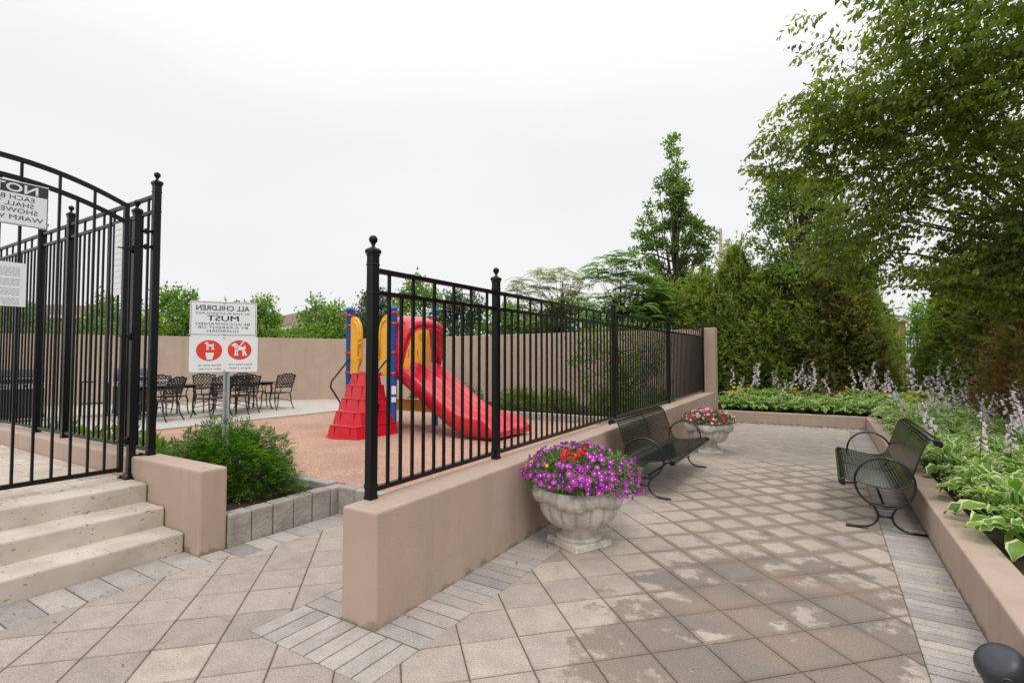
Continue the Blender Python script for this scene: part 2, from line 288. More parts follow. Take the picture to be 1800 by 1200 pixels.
# ------------------------------------------------------------- mesh builder
def basis(d):
    d = Vector(d).normalized(); u = Vector((0, 0, 1)) if abs(d.z) < .95 else Vector((1, 0, 0))
    a = d.cross(u).normalized(); return a, d.cross(a).normalized()
class MB:
    def __init__(s): s.v = []; s.f = []; s.nv = 0
    def add(s, v, f, smooth=False, m=0, tint=None):
        v = np.asarray(v, dtype=np.float64).reshape(-1, 3)
        if isinstance(f, np.ndarray): groups = [f]
        else:
            by = {}
            for q in f: by.setdefault(len(q), []).append(q)
            groups = [np.array(x) for x in by.values()]
            if tint is not None and not np.isscalar(tint) and len(groups) > 1: tint = .5
        for g in groups:
            n = len(g); tt = np.full(n, .5) if tint is None else (np.full(n, float(tint)) if np.isscalar(tint) else np.asarray(tint, dtype=float))
            s.f.append((g + s.nv, smooth, m, tt))
        s.v.append(v); s.nv += len(v); return s
    def box(s, c, d, rz=0, m=0, tint=None, taper=1, rx=0):
        x, y, z = (q/2 for q in d); k = taper
        P = np.array([(-x, -y, -z), (x, -y, -z), (x, y, -z), (-x, y, -z), (-x*k, -y*k, z), (x*k, -y*k, z), (x*k, y*k, z), (-x*k, y*k, z)])
        if rx: P = P @ np.array(Matrix.Rotation(-rx, 3, 'X'))
        if rz: P = P @ np.array(Matrix.Rotation(-rz, 3, 'Z'))
        return s.add(P + np.array(c), [(0, 3, 2, 1), (4, 5, 6, 7), (0, 1, 5, 4), (1, 2, 6, 5), (2, 3, 7, 6), (3, 0, 4, 7)], m=m, tint=tint)
    def prism(s, poly, z0, z1, m=0, tint=None):   # poly counter-clockwise; z may be lists
        n = len(poly); a = z0 if hasattr(z0, '__len__') else [z0]*n; b = z1 if hasattr(z1, '__len__') else [z1]*n
        P = [(x, y, a[i]) for i, (x, y) in enumerate(poly)] + [(x, y, b[i]) for i, (x, y) in enumerate(poly)]
        F = [tuple(range(n-1, -1, -1)), tuple(range(n, 2*n))] + [(i, (i+1) % n, n+(i+1) % n, n+i) for i in range(n)]
        return s.add(P, F, m=m, tint=tint)
    def tube(s, pts, r, seg=8, m=0, closed=False, tint=None, squash=None):
        pts = [Vector(p) for p in pts]; n = len(pts); rr = r if hasattr(r, '__len__') else [r]*n
        V = []; prev = None
        for i, p in enumerate(pts):
            if closed: d = pts[(i+1) % n] - pts[i-1]
            else: d = pts[min(i+1, n-1)] - pts[max(i-1, 0)]
            if d.length < 1e-9: d = Vector((0, 0, 1))
            d.normalize()
            if prev is None: a, b = basis(d)
            else:
                a = (prev - d*prev.dot(d)); a = a.normalized() if a.length > 1e-6 else basis(d)[0]; b = d.cross(a)
            prev = a
            for k in range(seg):
                q = 2*PI*k/seg; V.append(p + a*(math.cos(q)*rr[i]) + b*(math.sin(q)*rr[i]*(squash or 1)))
        F = []
        for i in range(n if closed else n-1):
            j = (i+1) % n
            for k in range(seg): F.append((i*seg+k, i*seg+(k+1) % seg, j*seg+(k+1) % seg, j*seg+k))
        s.add([tuple(q) for q in V], np.array(F), smooth=True, m=m, tint=tint)
        if not closed:
            o = s.nv - len(V)
            s.f.append((np.array([[o+k for k in range(seg)][::-1]]), False, m, np.full(1, .5 if tint is None else tint)))
            s.f.append((np.array([[o+(n-1)*seg+k for k in range(seg)]]), False, m, np.full(1, .5 if tint is None else tint)))
        return s
    def lathe(s, prof, seg=24, c=(0, 0, 0), m=0, fn=None, tint=None, smooth=True):
        V = []; n = len(prof)
        for i, (r, z) in enumerate(prof):
            for k in range(seg):
                a = 2*PI*k/seg; rr, zz = (r, z) if fn is None else fn(r, z, a, i)
                V.append((c[0]+rr*math.cos(a), c[1]+rr*math.sin(a), c[2]+zz))
        F = [(i*seg+k, i*seg+(k+1) % seg, (i+1)*seg+(k+1) % seg, (i+1)*seg+k) for i in range(n-1) for k in range(seg)]
        return s.add(V, np.array(F), smooth=smooth, m=m, tint=tint)
    def ball(s, c, r, seg=12, m=0, sz=1):
        n = max(6, seg*2//3); return s.lathe([(r*math.sin(PI*i/n)+1e-5, -r*sz*math.cos(PI*i/n)) for i in range(n+1)], seg, c, m)
    def leaves(s, c, d, u, ln, wd, tint, m=0, fold=.18):
        """diamond leaves with a fold along the midrib; c,d,u are (N,3)"""
        c = np.asarray(c, float); d = d/np.linalg.norm(d, axis=1, keepdims=True)
        w = np.cross(d, u); w /= (np.linalg.norm(w, axis=1, keepdims=True)+1e-9); nrm = np.cross(w, d)
        n = len(c); ln = np.broadcast_to(ln, (n,))[:, None]; wd = np.broadcast_to(wd, (n,))[:, None]
        V = np.empty((n, 4, 3)); V[:, 0] = c; V[:, 1] = c+d*ln*.45+w*wd/2-nrm*wd*fold; V[:, 2] = c+d*ln; V[:, 3] = c+d*ln*.45-w*wd/2-nrm*wd*fold
        i = np.arange(n)[:, None]*4
        return s.add(V.reshape(-1, 3), (i + np.array([[0, 1, 2, 3]])), m=m, tint=np.clip(np.broadcast_to(tint, (n,)), 0, 1))
    def mesh(s, name, mats):
        me = bpy.data.meshes.new(name); V = np.concatenate(s.v) if s.v else np.zeros((0, 3))
        me.vertices.add(len(V)); me.vertices.foreach_set('co', V.ravel())
        cnt = sum(len(g) for g, *_ in s.f); lo = np.concatenate([g.ravel() for g, *_ in s.f])
        tot = np.concatenate([np.full(len(g), g.shape[1]) for g, *_ in s.f]); st = np.concatenate([[0], np.cumsum(tot)[:-1]])
        me.loops.add(len(lo)); me.loops.foreach_set('vertex_index', lo.astype(np.int32))
        me.polygons.add(cnt); me.polygons.foreach_set('loop_start', st.astype(np.int32)); me.polygons.foreach_set('loop_total', tot.astype(np.int32))
        me.polygons.foreach_set('use_smooth', np.concatenate([np.full(len(g), sm) for g, sm, *_ in s.f]))
        me.polygons.foreach_set('material_index', np.concatenate([np.full(len(g), mi) for g, _, mi, _ in s.f]).astype(np.int32))
        a = me.attributes.new('tint', 'FLOAT', 'FACE'); a.data.foreach_set('value', np.concatenate([t for *_, t in s.f]).astype(np.float32))
        me.update(calc_edges=True); me.validate()
        for q in (mats if isinstance(mats, (list, tuple)) else [mats]): me.materials.append(q)
        return me
    def build(s, name, mats, parent=None, loc=(0, 0, 0), rz=0, bevel=0):
        o = bpy.data.objects.new(name, s.mesh(name, mats)); COL.objects.link(o); o.location = loc; o.rotation_euler = (0, 0, rz)
        if parent: o.parent = parent
        if bevel:
            b = o.modifiers.new('bevel', 'BEVEL'); b.width = bevel; b.segments = 2; b.limit_method = 'ANGLE'
        return o
def tag(o, label=None, cat=None, group=None, kind=None):
    if label: o['label'] = label
    if cat: o['category'] = cat
    if group: o['group'] = group
    if kind: o['kind'] = kind
    return o
def thing(name, label, cat, loc=(0, 0, 0), rz=0, group=None):
    o = bpy.data.objects.new(name, None); COL.objects.link(o); o.location = loc; o.rotation_euler = (0, 0, rz)
    o.empty_display_size = .2
    return tag(o, label, cat, group)
def copy_tree(o, parent=None):
    c = o.copy(); COL.objects.link(c); c.parent = parent
    for ch in o.children: copy_tree(ch, c)
    return c
def share(name, me, parent, loc=(0, 0, 0), rz=0):
    o = bpy.data.objects.new(name, me); COL.objects.link(o); o.parent = parent; o.location = loc; o.rotation_euler = (0, 0, rz); return o
def arc(cx, cy, r, a0, a1, n): return [(cx+r*math.cos(a0+(a1-a0)*i/n), cy+r*math.sin(a0+(a1-a0)*i/n)) for i in range(n+1)]
def unit(v): return v/(np.linalg.norm(v, axis=-1, keepdims=True)+1e-9)
def text_mesh(mb, body, size, cx, z, y=-.0012, bold=0, mirror=True, m=0, sx=1, align='CENTER'):
    cu = bpy.data.curves.new('lettering', 'FONT'); cu.body = body; cu.size = size; cu.align_x = align; cu.offset = bold; cu.resolution_u = 3
    ob = bpy.data.objects.new('lettering', cu); me = bpy.data.meshes.new_from_object(ob)
    V = np.array([v.co[:] for v in me.vertices]); F = [tuple(p.vertices) for p in me.polygons]
    sg = -1 if mirror else 1
    P = np.stack([cx + sg*sx*V[:, 0], np.full(len(V), y), z + V[:, 1]], 1)
    mb.add(P, F, m=m)
    bpy.data.objects.remove(ob); bpy.data.curves.remove(cu); bpy.data.meshes.remove(me)
def text_fit(mb, body, xs, xe, z, h, bold=0, m=0, y=-.0012):
    """letters fitted between xs (first letter) and xe (last), cap height h; xe < xs reads mirrored, as on these sign backs"""
    cu = bpy.data.curves.new('lettering', 'FONT'); cu.body = body; cu.size = 1; cu.offset = bold; cu.resolution_u = 3
    ob = bpy.data.objects.new('lettering', cu); me = bpy.data.meshes.new_from_object(ob)
    V = np.array([v.co[:] for v in me.vertices]); F = [tuple(p.vertices) for p in me.polygons]
    x0, x1 = V[:, 0].min(), V[:, 0].max(); hh = V[:, 1].max()
    if h is None: h = abs(xe-xs)/(x1-x0)*hh
    P = np.stack([xs + (V[:, 0]-x0)/(x1-x0)*(xe-xs), np.full(len(V), y), z + V[:, 1]/hh*h], 1)
    mb.add(P, F, m=m)
    bpy.data.objects.remove(ob); bpy.data.curves.remove(cu); bpy.data.meshes.remove(me)

# ============================================================= SETTING
def axis_obj(mb, name, mats, label=None, cat=None, kind=None, bevel=0, parent=None, group=None):
    o = mb.build(name, mats, parent, rz=0 if parent else -TH, bevel=bevel); return tag(o, label, cat, group, kind)

g = MB(); g.add([(-700, -60, -.12), (700, -60, -.12), (700, 900, -.12), (-700, 900, -.12)], [(0, 1, 2, 3)])
tag(g.build('ground', M['grass']), kind='structure')
b = MB(); b.prism([(-9, -5), (2, -5), (2, 15), (-9, 15)], -.1, -.007)
axis_obj(b, 'paving_bed', M['joint'], kind='structure')

def clip(poly, hp):                    # keep a*x+b*y<=c
    a, b_, c = hp; out = []
    for i in range(len(poly)):
        p, q = poly[i], poly[(i+1) % len(poly)]; dp = a*p[0]+b_*p[1]-c; dq = a*q[0]+b_*q[1]-c
        if dp <= 0: out.append(p)
        if dp*dq < 0: k = dp/(dp-dq); out.append((p[0]+(q[0]-p[0])*k, p[1]+(q[1]-p[1])*k))
    return out
def area(p): return .5*sum(p[i][0]*p[(i+1) % len(p)][1]-p[(i+1) % len(p)][0]*p[i][1] for i in range(len(p)))
def rect(t0, t1, s0, s1): return [(-1, 0, -t0), (1, 0, t1), (0, -1, -s0), (0, 1, s1)]
def stone(mb, poly, z, tint, ch=.004, drop=.007, tilt=.0012):
    if len(poly) < 3 or abs(area(poly)) < 2e-4: return
    if area(poly) < 0: poly = poly[::-1]
    cx = sum(p[0] for p in poly)/len(poly); cy = sum(p[1] for p in poly)/len(poly)
    gx, gy = random.uniform(-tilt, tilt)*4, random.uniform(-tilt, tilt)*4; dz = random.uniform(-tilt, tilt)
    top = []
    for x, y in poly:
        d = math.hypot(x-cx, y-cy)+1e-9; k = max(0, 1-ch*1.3/d); X = cx+(x-cx)*k; Y = cy+(y-cy)*k
        top.append((X, Y, z+dz+gx*(X-cx)+gy*(Y-cy)))
    mid = [(x, y, z+dz-ch*.8+gx*(x-cx)+gy*(y-cy)) for x, y in poly]; low = [(x, y, z-drop-.004) for x, y in poly]; n = len(poly)
    F = [tuple(range(n))] + [(n+i, n+(i+1) % n, (i+1) % n, i) for i in range(n)] + [(2*n+i, 2*n+(i+1) % n, n+(i+1) % n, n+i) for i in range(n)]
    V = np.array(top+mid+low)
    for f in F: pass
    by4 = np.array(F[1:]); mb.add(V, np.array([F[0]]), tint=tint); o = mb.nv-len(V)
    mb.f.append((by4+o, False, 0, np.full(len(by4), tint)))

# large square pavers laid at 45 degrees to the walls, in three pieces that join without a seam
PS = PSZ; J = .0032
pieces = [rect(-4.195, .415, -2.5, 1.82), rect(-4.195, -2.94, 1.82, 2.45), rect(-4.07, -2.94, 2.45, 3.78), rect(-1.945, .415, 1.82, 13.89)]
mb = MB(); d2 = math.sqrt(.5)
U0, V0 = .04, .17
def tv(u, v):                          # grid -> (t,s): the grid is turned 45 degrees
    return ((u-v)*d2, (u+v)*d2)
# photo joint crossing at t=-1.235, s=3.306 fixes the phase
pt, ps_ = .605*CS-3.507*SN, .605*SN+3.507*CS
pu, pv = (pt+ps_)*d2, (ps_-pt)*d2
for i in range(-30, 50):
    for j in range(-30, 50):
        u, v = pu+i*PS, pv+j*PS
        t0, s0 = tv(u, v)
        if not (-5 < t0 < 1.2 and -3.2 < s0 < 14.6): continue
        sq = [tv(u+J, v+J), tv(u+PS-J, v+J), tv(u+PS-J, v+PS-J), tv(u+J, v+PS-J)]
        tn = min(1, max(0, random.gauss(.5, .13) + (.10 if t0 > -1.9 else -.05) + .035*(s0-4)))
        st = random.getstate()
        for pc in pieces:
            random.setstate(st)
            q = sq
            for h in pc:
                q = clip(q, h)
                if len(q) < 3: break
            if len(q) >= 3: stone(mb, q, 0, tn, tilt=.0006)
axis_obj(mb, 'paving', M['paver'], kind='structure')
# narrow border bricks along every wall
mb = MB()
def course(mb, t0, t1, s0, s1, along, w, z=0, g_=.0048, jit=.18):
    a0, a1 = (s0, s1) if along == 's' else (t0, t1); n = max(1, round((a1-a0)/w)); w = (a1-a0)/n
    for k in range(n):
        x0, x1 = a0+k*w+g_, a0+(k+1)*w-g_; tn = random.gauss(.5, jit)
        q = [(t0+g_, x0), (t1-g_, x0), (t1-g_, x1), (t0+g_, x1)] if along == 's' else [(x0, s0+g_), (x1, s0+g_), (x1, s1-g_), (x0, s1-g_)]
        stone(mb, q, z, min(1, max(0, tn)), tilt=.001)
course(mb, -2.47, -1.945, 2.2, 13.9, 's', .122)
course(mb, -2.94, -1.945, 1.82, 2.2, 't', .13)
course(mb, -2.94, -2.6, 2.2, 3.78, 's', .15)
course(mb, .415, .76, -2, 13.9, 's', .098)
course(mb, -2.46, .76, 13.9, 14.25, 't', .122)
course(mb, -4.6, -4.195, -2.5, 2.27, 's', .2)
course(mb, -4.385, -4.195, 2.27, 2.45, 's', .18)
course(mb, -4.37, -4.07, 2.45, 3.78, 's', .2)
axis_obj(mb, 'paving_border', M['band'], kind='structure')

# upper patio behind the gate
b = MB(); b.prism([(-14, -4), (-5.60, -4), (-5.60, 2.27), (-14, 2.27)], -.1, .482); axis_obj(b, 'patio_bed', M['joint'], kind='structure')
mb = MB()
row = 0; tt = -5.61
while tt > -12.5:
    w = (.24, .16, .32)[row % 3]; s = -3.9 + (row*.13) % .3
    while s < 2.26:
        l = random.choice((.24, .32, .40)); e = min(s+l, 2.262)
        if e - s > .03: stone(mb, [(tt-w+.003, s+.003), (tt-.003, s+.003), (tt-.003, e-.003), (tt-w+.003, e-.003)], .49, min(1, max(0, random.gauss(.5, .2))))
        s = e if e < 2.262 else 9
    tt -= w; row += 1
axis_obj(mb, 'patio_paving', M['patio'], kind='structure')

# playground surface, far patio, planting beds
b = MB(); b.prism([(-2.60, 3.78), (-2.66, 9.9), (-10.8, 9.9), (-10.8, 2.52), (-7.3, 2.52), (-7.3, 3.78)], -.1, .28)
axis_obj(b, 'rubber_play_surface', M['rubber'], kind='structure')
b = MB(); b.prism([(-10.8, 2.52), (-10.8, 11.98), (-14.4, 11.98), (-20, 5), (-26, 1.5), (-26, 2.3), (-14.2, 2.3), (-14.2, 2.52)][::-1], -.1, .2)
b.prism([(-10.8, 2.52), (-10.8, 14), (-26, 14), (-26, 2.52)], -.1, .288)
axis_obj(b, 'patio_slab', M['conc'], kind='structure')
b = MB(); x = 2.6; k = 0
while x < 12:                           # edging strip of the slab
    b.box((-10.73, x+.24, .235), (.13, .475, .125)); x += .49
axis_obj(b, 'slab_edging', M['kerbstone'], 'pale stone edging strip between the rubber play surface and the slab patio', 'edging')
b = MB(); b.prism([(-7.3, 2.51), (-4.52, 2.51), (-4.52, 3.63), (-7.3, 3.63)], -.1, .215)
axis_obj(b, 'planter_mulch', M['mulch'], kind='structure')
b = MB(); b.prism([(-2.62, 10.05), (-2.62, 14), (-10.7, 13), (-10.7, 10.05)], -.1, .40)
axis_obj(b, 'hedge_bed_soil', M['soil'], kind='structure')
b = MB(); b.prism([(.985, -2), (9, -2), (9, 14.4), (.985, 14.4)], -.1, .255); b.prism([(-4.5, 14.47), (9, 14.47), (9, 19.5), (-4.5, 19.5)], -.1, .235)
axis_obj(b, 'flower_bed_soil', M['soil'], kind='structure')

# ============================================================= WALLS AND STEPS
b = MB(); b.prism([(-2.59, 2.2), (-2.29, 2.2), (-2.45, 13.95), (-2.75, 13.95)], -.06, [.69, .69, .765, .765])
axis_obj(b, 'fence_wall', M['wall'], 'long low taupe stucco wall carrying the black fence beside the two stone urns', 'wall', bevel=.014)
b = MB(); b.prism([(-12, 2.27), (-4.385, 2.27), (-4.385, 2.50), (-12, 2.50)], -.06, .69)
axis_obj(b, 'step_wall', M['wall'], 'low taupe wall with a thick square end beside the three concrete steps', 'wall', bevel=.02)
b = MB(); b.prism([(.76, -2), (.985, -2), (.985, 14.47), (.76, 14.47)], -.06, [.34, .34, .285, .285])
ow = axis_obj(b, 'bed_wall', M['wall'], 'low taupe retaining wall running behind the right bench along the hosta bed', 'wall', bevel=.014)
b = MB(); b.prism([(-2.418, 14.25), (.758, 14.25), (.758, 14.47), (-2.418, 14.47)], -.06, .285)
axis_obj(b, 'back_bed_wall', M['wall'], 'low taupe retaining wall across the far end of the paved court', 'wall', bevel=.014)
# tall wall round the playground
pl = [(-30, -4), (-24, 1.3), (-19.4, 4.9), (-17.2, 7.7), (-15.1, 10.35), (-14.4, 11.25), (-13.7, 11.85), (-12.6, 12.2), (-10, 12.35), (-5.55, 12.2), (-2.68, 14.0)]
zt = [2.33, 2.33, 2.33, 2.32, 2.31, 2.3, 2.3, 2.3, 2.31, 2.31, 2.40]
b = MB()
def thick(b, pl, zb, zt, w):
    n = len(pl); L_, R_ = [], []
    for i, p in enumerate(pl):
        a = Vector(pl[max(i-1, 0)]); c = Vector(pl[min(i+1, n-1)]); d = (c-a).normalized(); nn = Vector((-d.y, d.x))
        L_.append(Vector(p)+nn*w); R_.append(Vector(p))
    V = []; 
    for i in range(n): V += [(*R_[i], zb), (*L_[i], zb), (*L_[i], zt[i]), (*R_[i], zt[i])]
    F = [(3, 2, 1, 0), (4*n-4, 4*n-3, 4*n-2, 4*n-1)]
    for i in range(n-1):
        for k in range(4): F.append((4*i+k, 4*i+(k+1) % 4, 4*i+4+(k+1) % 4, 4*i+4+k))
    b.add(V, F)
thick(b, pl, -.1, zt, .22)
axis_obj(b, 'playground_wall', M['wall'], 'tall taupe stucco wall curving round the back of the playground', 'wall', bevel=.012)
b = MB(); b.prism([(-2.78, 13.952), (-2.42, 13.952), (-2.42, 14.248), (-2.78, 14.248)], -.06, 2.43)
axis_obj(b, 'wall_pillar', M['wall'], 'tall square taupe stucco pillar where the fence meets the flower bed', 'pillar', bevel=.016)

st = thing('stone_steps', 'flight of three pale pitted concrete steps leading up to the arched gate', 'steps', rz=-TH)
for t0, t1, z0, z1 in ((-4.60, -4.99, -.05, .163), (-4.93, -5.31, .10, .326), (-5.25, -5.602, .27, .489)):
    b = MB(); b.prism([(t1, -3), (t0, -3), (t0, 2.262), (t1, 2.262)], z0, z1); b.build('step', M['step'], st, bevel=.016)

# tumbled kerb round the yew planter
kb = thing('stone_kerb', 'kerb of tumbled grey stone blocks round the planter with the yew bush', 'kerb', rz=-TH)
def kerb_block(par, t0, t1, s0, s1, z0, z1):
    b = MB(); g_ = .004
    c = ((t0+t1)/2, (s0+s1)/2, (z0+z1)/2)
    b.box(c, (t1-t0-g_*2, s1-s0-g_*2, z1-z0), rz=random.uniform(-.02, .02)); b.build('kerb_stone', M['kerbstone'], par, bevel=.016)
for k in range(6):
    s0 = 2.505+k*.2125; kerb_block(kb, -4.52, -4.37+random.uniform(-.006, .006), s0, s0+.2125, -.06, .275+random.uniform(-.006, .006))
for k in range(9):
    t1 = -4.53-k*.31; kerb_block(kb, t1-.31, t1, 3.64, 3.785, .0, .292+random.uniform(-.004, .004))
for k in range(6):
    t1 = -2.62-k*.3; kerb_block(kb, max(t1-.3, -4.365), t1, 3.64, 3.785, -.06, .285)
hk = thing('hedge_kerb', 'row of square grey kerb blocks in front of the clipped playground hedge', 'kerb', rz=-TH)
for k in range(27):
    t1 = -2.63-k*.3; kerb_block(hk, t1-.3, t1, 9.9, 10.05, .2, .43+random.uniform(-.004, .004))

# ============================================================= FENCES AND GATE
def post_mesh(h, w):
    b = MB(); b.box((0, 0, h/2-.02), (w, w, h-.04))
    b.box((0, 0, .012), (w*1.12, w*1.12, .024)); b.box((0, 0, .085), (w*1.1, w*1.1, .03))
    for z in (h-.30, h-.11): b.box((0, 0, z), (w*1.09, w*1.09, .014))
    b.box((0, 0, h-.045), (w*1.12, w*1.12, .014)); b.box((0, 0, h-.024), (w*1.30, w*1.30, .022)); b.box((0, 0, h-.006), (w*1.30, w*1.30, .014), taper=.7)
    return b
def finial_mesh():
    b = MB(); b.lathe([(.022, 0), (.020, .006), (.011, .012), (.011, .024), (.018, .028), (.011, .034)], 14); b.ball((0, 0, .058), .029, 16); return b
FIN = finial_mesh().mesh('finial', M['black'])
def build_fence(th, X, posts, ends, zb, zt_, w, ph, sp=.124, collide=.03):
    """X(a) -> local (x,y) of the run position a; box sizes follow the run direction"""
    p0 = Vector(X(0)); p1 = Vector(X(1)); d = (p1-p0).normalized(); rz = math.atan2(d.y, d.x)
    fins = []
    for a in posts:
        x, y = X(a); h = zt_(a)+ph-.045-zb(a)
        pm = post_mesh(h, w).build('post', M['black'], th, loc=(x, y, zb(a)), bevel=.003); share('finial', FIN, pm, (0, 0, h))
    segs = sorted(posts+list(ends)); segs = [(segs[i], segs[i+1]) for i in range(len(segs)-1)]
    cache = {}
    for a0, a1 in segs:
        A0 = a0+(w/2 if a0 in posts else 0); A1 = a1-(w/2 if a1 in posts else 0)
        for off, base, hh, ww in ((0, zt_, .032, .036), (-.15, zt_, .030, .034), (.075, zb, .032, .036)):
            b = MB(); P = []
            for a in (A0, A1):
                x, y = X(a); z = base(a)+off
                n_ = Vector((-d.y, d.x))*ww/2
                P += [(x-n_.x, y-n_.y, z-hh), (x+n_.x, y+n_.y, z-hh), (x+n_.x, y+n_.y, z), (x-n_.x, y-n_.y, z)]
            b.add(P, [(3, 2, 1, 0), (4, 5, 6, 7)]+[(k, (k+1) % 4, 4+(k+1) % 4, 4+k) for k in range(4)]); b.build('rail', M['black'], th)
        n = max(1, round((A1-A0)/sp)); q = (A1-A0)/n
        for k in range(1, n):
            a = A0+q*k; x, y = X(a); long_ = k % 2 == 1
            z0 = zb(a)+.045; z1 = zt_(a)-(.004 if long_ else .155)
            key = round(z1-z0, 2)
            if key not in cache: m_ = MB(); m_.box((0, 0, .5), (.019, .019, 1)); cache[key] = m_.mesh('picket', M['black'])
            o = share('picket', cache[key], th, (x, y, z0), rz); o.scale = (1, 1, z1-z0)
FS = -2.55; SK = lambda s: -.0136*(s-2.2)
zb = lambda s: .69+.0064*(s-2.2); ztf = lambda s: 2.21+.0135*(s-2.42)
pf = thing('playground_fence', 'long black metal picket fence with ball topped posts on the low wall before the slide', 'fence', W(FS, 2.40), rz=-TH)
build_fence(pf, lambda s: (SK(s), s-2.40), [2.40, 3.92, 7.10, 10.27, 13.86], [], zb, ztf, .059, .175)
# tall fence on the low wall behind the gate (runs across)
pl_ = thing('patio_fence', 'tall black metal picket fence on the low wall behind the arched gate', 'fence', W(-5.53, 2.40), rz=-TH)
build_fence(pl_, lambda t: (-t, 0), [0, 2.08, 2.95, 5.2], [6.4], lambda t: .69, lambda t: 3.21, .062, .175)
# short return between the gate post and the fence
gp = thing('gate_post', 'black gate post with ball top and splayed foot standing on the top step', 'post', W(-5.62, 2.275, .489), rz=-TH)
h = 2.56; pm = post_mesh(h, .058).build('post', M['black'], gp, bevel=.003); share('finial', FIN, pm, (0, 0, h))
b = MB(); b.box((0, 0, .006), (.17, .15, .012)); b.box((0, 0, .03), (.13, .11, .036), taper=.66)
for x in (-.065, .065):
    for y in (-.055, .055): b.lathe([(.012, .012), (.012, .022), (.001, .024)], 8, (x, y, 0))
b.build('base_plate', M['black'], gp)
for z in (2.35, 2.20, .20):
    b = MB(); b.box((.045, .065, z), (.03, .03, .05)); b.tube([(.02, .03, z), (.075, .105, z)], .014, 6); b.build('bracket_rail', M['black'], gp)
b = MB(); b.prism([(-.02, .03), (.06, .03), (.06, .14), (-.02, .14)], .0, [.02, .02, .16, .16]); b.build('foot_brace', M['black'], gp)

GT = -5.62; G0, G1 = .28, 2.205
gt = thing('arched_gate', 'tall black metal gate with a double arched top at the head of the steps', 'gate', W(GT, G0, 0), rz=R(58.5))
arch = lambda s: 3.268-.225*(s-1.26)**2
zbot = lambda s: .585
def ribbon(f, off, w=.036, hh=.036, n=24, a=G0, c=G1):
    b = MB(); P = []
    for i in range(n+1):
        s = a+(c-a)*i/n; z = f(s)+off; P += [(s-G0, -w/2, z-hh), (s-G0, w/2, z-hh), (s-G0, w/2, z), (s-G0, -w/2, z)]
    F = [(3, 2, 1, 0), (4*n, 4*n+1, 4*n+2, 4*n+3)]
    for i in range(n):
        for k in range(4): F.append((4*i+k, 4*i+(k+1) % 4, 4*i+4+(k+1) % 4, 4*i+4+k))
    return b.add(P, F)
ribbon(arch, 0).build('top_rail', M['black'], gt); ribbon(arch, -.158).build('arch_rail', M['black'], gt); ribbon(lambda s: .60, 0, n=1).build('bottom_rail', M['black'], gt)
for s in (G0+.02, G1-.018):
    b = MB(); b.box((s-G0, 0, (.56+arch(s))/2), (.040, .040, arch(s)-.56+.008)); b.build('stile', M['black'], gt)
s = G1-.018-.123; k = 0
while s > G0+.06:
    top = arch(s)-(.17 if k % 2 == 0 else .02); b = MB(); b.box((s-G0, 0, (.58+top)/2), (.019, .019, top-.58)); b.build('picket', M['black'], gt); s -= .1245; k += 1
for z in (2.65, 1.82, .84):
    b = MB(); b.tube([(G1-G0+.03, 0, z-.035), (G1-G0+.03, 0, z+.035)], .014, 10); b.box((G1-G0+.01, -.012, z), (.10, .012, .03)); b.tube([(G1-G0-.08, 0, z), (G1-G0+.07, 0, z)], .007, 6); b.build('hinge', M['black'], gt)

# signs hung on the gate (their lettering reads mirrored, as in the photograph)
ns = thing('notice_sign', 'white sign with a black heading band hung high on the arched gate', 'sign', W(GT+.036, 1.606, 2.69), rz=R(58.5))
b = MB(); b.box((-.30, 0, .18), (.60, .006, .36)); b.build('sign_plate', M['white'], ns, bevel=.002)
b = MB()
def flat(b, x0, x1, z0, z1, y, m=0): b.add([(x0, y, z0), (x1, y, z0), (x1, y, z1), (x0, y, z1)], [(0, 1, 2, 3)], m=m)
flat(b, -.595, -.006, .262, .352, -.0042)
for q in ((-.597, -.004, .004, .009), (-.597, -.592, .009, .352), (-.009, -.004, .009, .352)): flat(b, *q, -.0042)
b.build('heading_band', M['darkline'], ns)
b = MB(); text_fit(b, 'NOTICE', -.068, -.535, .272, .068, .02, y=-.0056); b.build('heading_lettering', M['white'], ns)
b = MB()
for body, xs, xe, z in (('EACH BATHER', -.09, -.49, .208), ('SHALL TAKE A', -.094, -.50, .156), ('SHOWER WITH', -.068, -.52, .104), ('WARM WATER', -.032, -.50, .046)):
    text_fit(b, body, xs, xe, z, .036, .0, y=-.0044)
b.build('lettering', M['darkline'], ns)
ps = thing('paper_sheet', 'white printed sheet of small grey text fixed to the gate below the notice sign', 'sign', W(GT+.036, 1.482, 2.03), rz=R(58.5))
b = MB(); b.box((-.135, 0, .178), (.27, .004, .355)); b.build('sheet', M['white'], ps)
b = MB(); z = .325
for i, w in enumerate([.0, .12, .16]+[.2]*3+[0]+[.2]*4+[0]+[.2]*4+[0]+[.2]*3+[.1]):
    if w:
        x = -.04
        while x > -.04-w+.01: q = random.uniform(.012, .03); flat(b, max(x-q, -.04-w), x, z, z+.0045, -.0032); x -= q+.005
    z -= .0155
b.build('printed_lines', M['greyline'], ps)
ps = thing('fence_panel', 'narrow translucent white notice strip tied on the tall fence beside the gate stile', 'sign', W(-6.18, 2.37, 2.27), rz=-TH)
b = MB(); b.box((-.08, 0, .375), (.16, .004, .75)); b.build('sheet', M['white'], ps)
b = MB()
for k in range(11): flat(b, -.15, -.01, .06+k*.062, .063+k*.062, -.0035)
b.build('printed_lines', M['greyline'], ps)

